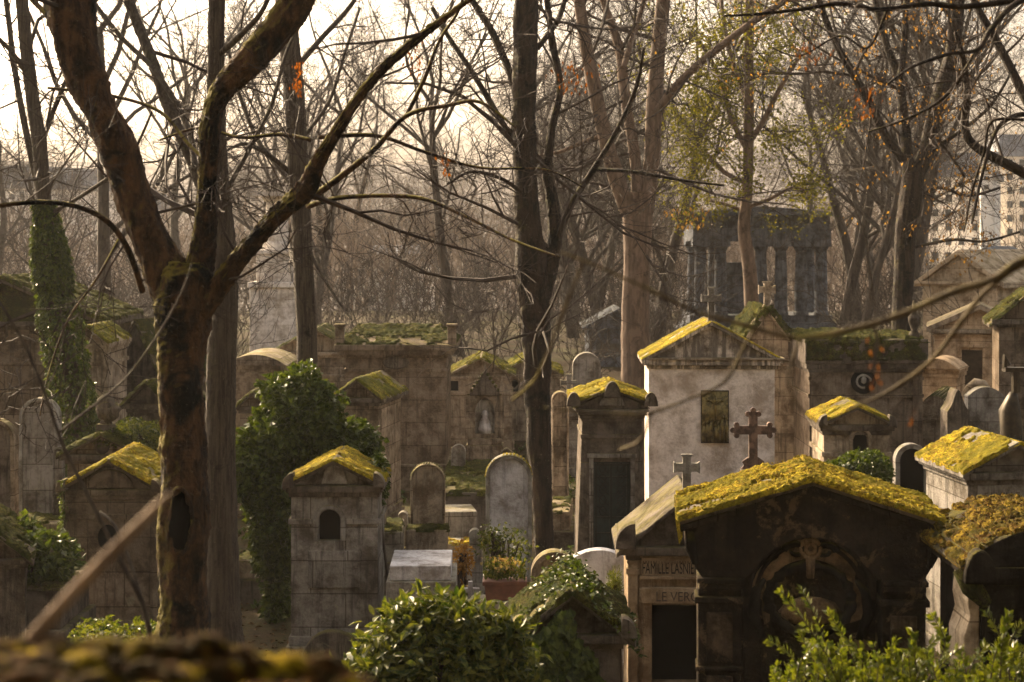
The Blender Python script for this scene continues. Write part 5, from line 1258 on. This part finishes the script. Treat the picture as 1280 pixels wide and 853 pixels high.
# ================================================================== FOLIAGE
def blob_bush(name, label, lobes, n, mat, seed, L=(.05, .09), big=False, cat='bush', wood=None, w=.8, droop=.3, loc=None, shell=.55, stems=6):
    """lobes: (x,y,z,rx,ry,rz) world; leaves thrown through the outer volume of each lobe"""
    rng = random.Random(seed); c0 = lobes[0]; gx, gy = (loc or (c0[0], c0[1])); gz = ground_z(gx, gy)
    t = thing(name, label, cat, (gx, gy, gz)); mb = MB(); tot = sum(l[3] * l[4] + l[3] * l[5] for l in lobes)
    for l in lobes:
        c = Vector(l[:3]); k = int(n * (l[3] * l[4] + l[3] * l[5]) / tot)
        for _ in range(k):
            o = Vector((rng.gauss(0, 1), rng.gauss(0, 1), rng.gauss(0, 1))).normalized()
            rr = shell + (1 - shell) * rng.random() ** .6; rr *= 1 + .35 * noise.noise(o * 2.6 + c) + .16 * noise.noise(o * 7 + c)
            if noise.noise(o * 5 + c * 2) > .30: continue
            p = c + Vector((o.x * l[3], o.y * l[4], o.z * l[5])) * rr
            if p.z < gz: continue
            d = (o * .6 + Vector((rng.gauss(0, .6), rng.gauss(0, .6), rng.gauss(-droop, .5)))).normalized(); up = (o + Vector((rng.gauss(0, .5), rng.gauss(0, .5), rng.gauss(.3, .5)))).normalized()
            ll = rng.uniform(*L)
            (mb.bigleaf if big else mb.leaf)(p, d, up, ll, ll * w)
    mb.build('foliage', mat, t, world=True)
    wd = MB()
    for k in range(stems):
        l = lobes[k % len(lobes)]; p1 = Vector(l[:3]) + Vector((rng.gauss(0, .3) * l[3], rng.gauss(0, .3) * l[4], l[5] * .3)); p0 = Vector((gx + rng.gauss(0, .15), gy + rng.gauss(0, .1), gz - .1))
        mid = p0.lerp(p1, .5) + Vector((rng.gauss(0, .08), rng.gauss(0, .08), 0)); wd.tube(smooth_path([p0, mid, p1], 4), .018 if stems > 1 else .05, 6)
    wd.build('stem', wood or B_twig, t, world=True)
    return t
def lobe(px, py, Y, rpx, rpy, ry): 
    p = at(px, py, Y); return (p.x, p.y, p.z, rpx / F * Y, ry, rpy / F * Y)
blob_bush('ivy_bush', 'tall rounded ivy-covered bush with sunlit left side, left of the tall narrow tomb', [lobe(374, 525, 24, 52, 64, .7), lobe(344, 590, 24, 48, 70, .6), lobe(402, 585, 24.2, 54, 58, .65), lobe(346, 660, 23.8, 32, 70, .45), lobe(440, 560, 24.6, 34, 34, .4), lobe(345, 745, 23.8, 15, 60, .3), lobe(312, 585, 23.8, 22, 45, .35)], 24000, M_ivy, 41, (.07, .125), w=.85, shell=.55)
blob_bush('laurel_bush', 'broad-leaved glossy laurel bush in the centre foreground', [lobe(545, 830, 13.4, 105, 85, .55), lobe(480, 850, 13.2, 60, 60, .4), lobe(615, 840, 13.5, 60, 72, .45), lobe(500, 790, 13.4, 36, 40, .3), lobe(560, 775, 13.5, 50, 30, .3), lobe(620, 795, 13.5, 36, 30, .3)], 6400, M_laurel, 42, (.07, .15), True, w=.40, shell=.2, droop=.1, stems=22)
# privet on the right: upright sprays of small leaves
def privet():
    rng = random.Random(43); Y0 = 10.0; gx = xt(1150, Y0); gz = ground_z(gx, Y0)
    t = thing('privet_bush', 'bright green small-leaved bush along the lower right edge with upright sprays', 'bush', (gx, Y0, gz)); mb = MB(); st = MB()
    def spray(base, tip, n=46):
        mid = base.lerp(tip, .5) + Vector((rng.gauss(0, .05), rng.gauss(0, .05), .03)); P = smooth_path([base, mid, tip], 8)
        st.tube(P, [.006 * (1 - .7 * k / (len(P) - 1)) for k in range(len(P))], 5)
        for k in range(n):
            f = (.1 + .9 * k / n) * (len(P) - 1); i = min(len(P) - 2, int(f)); p = P[i].lerp(P[i + 1], f - i); ax = (P[i + 1] - P[i]).normalized()
            o = ax.cross(Vector((rng.gauss(0, 1), rng.gauss(0, 1), rng.gauss(0, 1)))).normalized(); d = (ax * .7 + o * .8).normalized(); l = rng.uniform(.035, .060)
            mb.leaf(p, d, (o + Vector((0, -.2, .8))).normalized(), l, l * .52, .15)
    for px, py, bx, by in ((975, 738, 1040, 830), (1000, 735, 1045, 850), (1035, 765, 1075, 850), (962, 800, 1010, 850), (1060, 800, 1090, 870), (1000, 790, 1040, 870), (1020, 800, 1060, 880), (1232, 765, 1240, 850), (1262, 768, 1250, 850), (1278, 780, 1262, 850), (1120, 800, 1130, 870), (1140, 790, 1150, 860), (1165, 770, 1160, 850), (1180, 790, 1175, 860)):
        Y = Y0 + rng.uniform(-.3, .3); spray(at(bx, by, Y), at(px, py, Y), 60)
    for k in range(330):
        px = rng.uniform(965, 1330); Y = Y0 + rng.uniform(-.5, .9); top = 812 - 10 * math.sin(px * .02) + (30 if px < 1010 else 0) + rng.uniform(-8, 65)
        if px > 1190: top -= 5
        b = at(px + rng.uniform(-30, 30), top + rng.uniform(60, 120), Y); spray(b, at(px, top, Y), 34)
    for k in range(10): st.tube([(gx + rng.uniform(-.1, .1), Y0, gz), tuple(at(rng.uniform(1000, 1280), 870, Y0))], .012, 6)
    mb.build('foliage', M_box, t, world=True); st.build('stem', B_twig, t, world=True)
privet()
# ivy on the low foreground tomb
def ivy_on_tomb():
    cx, Y, g, a, e, pk = ivy_q; rng = random.Random(44); mb = MB()
    for k in range(1500):
        x = rng.uniform(-a - .25, a * .55); z = rng.uniform(.9, pk - .12 - max(0, abs(x)) * .35)
        if noise.noise(Vector((x * 3, 1, z * 3))) < -.12 + (x + a) * .22: continue
        l = rng.uniform(.07, .13); d = Vector((rng.gauss(0, .4), -.35, -1)).normalized(); mb.leaf(Vector((x, -.04 - rng.uniform(0, .16), z)), d, Vector((rng.gauss(0, .25), -1, .35)).normalized(), l, l * .95, .12)
    for k in range(1300):
        x = rng.uniform(-a - .2, a + .2); z = pk - abs(x) * (pk - e) / a + rng.uniform(-.02, .10); y = rng.uniform(-.15, 1.3)
        if abs(x) < .25 and rng.random() < .6: z += rng.uniform(0, .12)
        l = rng.uniform(.03, .07); d = Vector((rng.gauss(0, .7), rng.gauss(0, .7), rng.gauss(-.1, .4))).normalized(); mb.leaf(Vector((x, y, z)), d, Vector((rng.gauss(0, .4), rng.gauss(0, .4), 1)).normalized(), l, l * .9)
    mb.build('ivy', M_ivy, ivy_tomb)
ivy_on_tomb()
# ivy and creepers on other graves
blob_bush('ivy_clump', 'sunlit small-leaved creeper tumbling over the urn-crowned tomb roof', [lobe(172, 545, 25.5, 34, 20, .5), lobe(140, 548, 25.2, 20, 12, .3)], 2600, M_laurel, 45, (.04, .07), w=.8)
blob_bush('ivy_clump', 'dark round ivy bush behind the blackened mausoleum roof', [lobe(1078, 590, 24, 34, 26, .45), lobe(1050, 590, 24, 20, 14, .3)], 3600, M_ivy, 46, (.05, .09), w=.85)
blob_bush('ivy_clump', 'dark green low plants beside the tilted slab at far left', [lobe(55, 700, 21, 40, 34, .4), lobe(20, 672, 21.5, 30, 22, .3)], 1700, M_ivy, 47, (.08, .16), w=.6)
blob_bush('ivy_clump', 'low mossy green clump between the dark arch grave and the yellow-roofed tomb', [lobe(1185, 625, 23.5, 26, 16, .4)], 1300, M_ivy, 48, (.05, .08), w=.8)
blob_bush('conifer', 'tiny columnar green conifer before the wide low gravestone', [lobe(768, 738, 18.6, 11, 26, .1)], 1600, M_box, 49, (.02, .045), w=.3, droop=-.8, shell=.2)
blob_bush('rose_bush', 'spindly small-leaved shrub growing before the tall pale gravestone', [lobe(632, 685, 22.6, 34, 26, .25), lobe(615, 670, 22.6, 18, 16, .2)], 620, M_laurel, 50, (.05, .08), w=.6, shell=.3, stems=9)
blob_bush('ivy_clump', 'small creeping plants at the foot of the maple trunk', [lobe(165, 800, 15.5, 70, 14, .5), lobe(120, 790, 16.5, 30, 12, .4)], 1500, M_laurel, 51, (.04, .08), w=.7)
blob_bush('fern', 'orange withered plant between the marble slab and the tall pale gravestone', [lobe(578, 700, 22.5, 12, 26, .15)], 420, M_tan, 52, (.06, .1), w=.35, shell=.2)
blob_bush('ivy_clump', 'creeper trailing round the upper edge of the tall narrow tomb', [lobe(474, 600, 22.4, 10, 30, .3)], 900, M_ivy, 53, (.05, .08), w=.85)
def creeper_line():
    rng = random.Random(54); t = thing('creeper', 'sunlit creeper climbing the left edge of the brown tomb behind the stick', 'creeper', tuple(at(80, 790, 22.3)) ); mb = MB()
    for k in range(700):
        py = rng.uniform(600, 790); p = at(79 + rng.gauss(0, 2.2) - (py > 750) * rng.uniform(0, 8), py, 22.35 + rng.uniform(-.1, .3)); l = rng.uniform(.03, .06)
        mb.leaf(p, Vector((rng.gauss(-.4, .5), rng.gauss(0, .5), -.5)).normalized(), Vector((-1, 0, .4)).normalized(), l, l * .8)
    mb.build('foliage', M_ivy, t, world=True)
    MB().tube([tuple(at(80, 795, 22.4)), tuple(at(81, 690, 22.4)), tuple(at(80, 600, 22.4))], .012, 5).build('stem', B_twig, t, world=True)
creeper_line()
def planter():
    Y = 20.2; cx = xt(631, Y); g = ground_z(cx, Y); z = zt(752, Y) - g; h = zt(728, Y) - g
    t = thing('flower_trough', 'terracotta trough of withering pink flowers before the tall pale gravestone', 'planter', (cx, Y, g))
    MB().box(-.30, .30, -.02, .40, -.1, z).build('stand', M_grey, t, .01)
    MB().prism([(-.22, z + .001), (.22, z + .001), (.25, h), (-.25, h)], .03, .30).box(-.265, .265, .015, .315, h - .05, h + .002).build('trough', M_terra, t, .01)
    rng = random.Random(3); mb = MB(); fl = MB()
    for k in range(420):
        p = Vector((rng.uniform(-.24, .24), rng.uniform(.03, .3), h + rng.random() ** 1.5 * .22)); d = Vector((rng.gauss(0, .5), rng.gauss(0, .5), .8)).normalized(); l = rng.uniform(.04, .08); mb.leaf(p, d, Vector((rng.gauss(0, 1), rng.gauss(0, 1), .3)), l, l * .5)
    for k in range(150):
        p = Vector((rng.gauss(0, .1), rng.uniform(.0, .25), h + rng.uniform(.08, .26))); d = Vector((rng.gauss(0, .7), rng.gauss(-.3, .7), .5)).normalized(); l = rng.uniform(.025, .05); fl.leaf(p, d, Vector((rng.gauss(0, 1), rng.gauss(0, 1), .3)), l, l)
    mb.build('foliage', M_laurel, t); fl.build('blossom', M_flower, t)['kind'] = 'stuff'
planter()
# -- mossy terrace wall right under the camera
def near_wall():
    t = thing('terrace_wall', 'out-of-focus mossy wall top running along the bottom left right below the camera', 'wall', (-.4, 2.2, 3.5))
    rng = random.Random(60)
    def top(x): 
        px = 640 + x / 2.25 * F * 1; return zt(790 + 66 * sstep(60, 540, px) + 60 * sstep(480, 760, px), 2.3)
    xs_ = [-1.6 + .05 * k for k in range(60)]; w = MB(); i0 = 0
    for y in (2.0, 2.3):
        pass
    poly = [(x, top(x) - .03) for x in xs_]; w.prism([(xs_[-1], 3.0), (xs_[0], 3.0)][::-1] + list(reversed(poly)), 2.0, 2.3)
    w.build('stonework', M_darkst, t, fix=True, world=True)
    m = MB()
    for k in range(1900):
        x = rng.uniform(-1.6, 1.0); y = rng.uniform(2.0, 2.3); r = rng.uniform(.006, .024)
        z = top(x) - .02 + .035 * noise.noise(Vector((x * 12, y * 12, 1))); m.blob((x, y, z), (r * 1.4, r * 1.4, r * .95), 9, 6, .5, 3)
    m.build('moss', M_mossnear, t, smooth=True, world=True)
near_wall()
# ================================================================== TOWN ON THE FAR SLOPE
def far_building(px0, px1, pyt, pyb, Y, wallc, roofc, rz, label, gable=False, floors=4, cols=5, tower=None):
    x0, x1 = xt(px0, Y), xt(px1, Y); cx = (x0 + x1) / 2; a = (x1 - x0) / 2; g = min(ground_z(cx, Y), zt(pyb, Y)) - 1; top = zt(pyt, Y) - g; b0 = zt(pyb, Y) - g
    t = thing('building', label, 'building', (cx, Y, g), R(rz)); D = 14
    MB().box(-a, a, 0, D, -6, top).build('wall', wallc, t)
    if gable: MB().prism([(-a - .4, top + .002), (a + .4, top + .002), (0, top + a * .5)], -.4, D + .4).build('roof', roofc, t)
    else: MB().box(-a - .3, a + .3, -.3, D + .3, top + .002, top + .5).box(-a + .8, a - .8, .8, D - .8, top + .502, top + 2.2).build('roof', roofc, t)
    hh = (top - b0) / floors
    for f in range(floors):
        for c in range(cols):
            x = -a + (c + .5) * 2 * a / cols; z = b0 + f * hh + hh * .3; w = a / cols * .45
            MB().box(x - w, x + w, -.05, .04, z, z + hh * .5).build('window', M_glass, t)
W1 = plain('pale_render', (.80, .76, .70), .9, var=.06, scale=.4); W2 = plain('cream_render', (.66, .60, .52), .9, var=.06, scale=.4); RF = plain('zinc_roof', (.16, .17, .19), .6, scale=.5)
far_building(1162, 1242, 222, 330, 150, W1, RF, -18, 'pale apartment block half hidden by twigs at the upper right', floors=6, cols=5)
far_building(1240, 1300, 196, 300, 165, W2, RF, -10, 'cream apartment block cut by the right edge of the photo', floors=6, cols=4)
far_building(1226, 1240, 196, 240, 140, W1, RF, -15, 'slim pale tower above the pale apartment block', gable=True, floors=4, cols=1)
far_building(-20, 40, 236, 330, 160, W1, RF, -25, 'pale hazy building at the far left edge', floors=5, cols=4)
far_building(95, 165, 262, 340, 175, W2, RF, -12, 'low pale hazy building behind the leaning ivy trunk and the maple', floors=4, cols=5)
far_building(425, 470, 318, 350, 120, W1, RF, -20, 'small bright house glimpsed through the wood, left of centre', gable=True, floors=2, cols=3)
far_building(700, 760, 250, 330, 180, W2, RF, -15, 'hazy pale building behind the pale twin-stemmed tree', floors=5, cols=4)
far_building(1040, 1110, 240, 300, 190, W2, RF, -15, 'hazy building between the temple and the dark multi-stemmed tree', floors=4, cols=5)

# ================================================================== AIR, LIGHT, CAMERA
hz = MB().box(-305, 305, -50, 475, -12, 50).build('haze', None or M_dark, None)
hm = bpy.data.materials.new('haze'); hm.use_nodes = True; nt = hm.node_tree; nt.nodes.clear()
o = nt.nodes.new('ShaderNodeOutputMaterial'); v = nt.nodes.new('ShaderNodeVolumePrincipled')
v.inputs['Color'].default_value = (1.0, .96, .92, 1); v.inputs['Density'].default_value = HAZE; v.inputs['Anisotropy'].default_value = .2
nt.links.new(v.outputs[0], o.inputs['Volume']); hz.data.materials.clear(); hz.data.materials.append(hm); struct(hz, 'stuff', 'warm morning haze hanging in the air')

SUN_AZ, SUN_EL = R(-36), R(25)          # azimuth from +Y towards +X
w = bpy.data.worlds.new('World'); sc.world = w; w.use_nodes = True; nt = w.node_tree
bg = nt.nodes['Background']; sky = nt.nodes.new('ShaderNodeTexSky'); sky.sky_type = 'NISHITA'; sky.sun_disc = False
sky.sun_elevation = SUN_EL; sky.sun_rotation = SUN_AZ % (2 * math.pi); sky.air_density = 1.0; sky.dust_density = 10.0; sky.ozone_density = 1.0
hs = nt.nodes.new('ShaderNodeHueSaturation'); hs.inputs['Saturation'].default_value = .55
mx = nt.nodes.new('ShaderNodeMix'); mx.data_type = 'RGBA'; mx.blend_type = 'MULTIPLY'; mx.inputs[0].default_value = 1; mx.inputs[7].default_value = (1.13, 1.0, .85, 1)
nt.links.new(sky.outputs[0], hs.inputs['Color']); nt.links.new(hs.outputs[0], mx.inputs[6]); nt.links.new(mx.outputs[2], bg.inputs[0]); bg.inputs[1].default_value = SKY
sl = bpy.data.lights.new('sun', 'SUN'); sl.energy = SUN; sl.angle = R(.6); sl.color = (1.0, .76, .47)
so = bpy.data.objects.new('sun', sl); COL.objects.link(so); so.location = (-30, 40, 40)
sd = Vector((math.sin(SUN_AZ) * math.cos(SUN_EL), math.cos(SUN_AZ) * math.cos(SUN_EL), math.sin(SUN_EL)))
so.rotation_euler = sd.to_track_quat('Z', 'Y').to_euler()
cd = bpy.data.cameras.new('camera'); co = bpy.data.objects.new('camera', cd); COL.objects.link(co); sc.camera = co
co.location = (0, 0, H); co.rotation_euler = (R(90), 0, 0)
cd.sensor_width = 36; cd.lens = F * 36 / 1280; cd.shift_y = -(426.5 - HOR) / 1280; cd.clip_start = .1; cd.clip_end = 4000
cd.dof.use_dof = True; cd.dof.focus_distance = 20.0; cd.dof.aperture_fstop = 3.4
sc.view_settings.view_transform = 'Standard'; sc.view_settings.look = 'None'; sc.view_settings.exposure = EXPO; sc.view_settings.gamma = 1
sc.render.engine = 'CYCLES'; cy = sc.cycles
cy.use_denoising = True; cy.use_adaptive_sampling = True; cy.adaptive_threshold = .02
cy.max_bounces = 6; cy.diffuse_bounces = 3; cy.glossy_bounces = 2; cy.transmission_bounces = 4; cy.volume_bounces = 1; cy.transparent_max_bounces = 8
try: cy.denoiser = 'OPENIMAGEDENOISE'
except Exception: pass
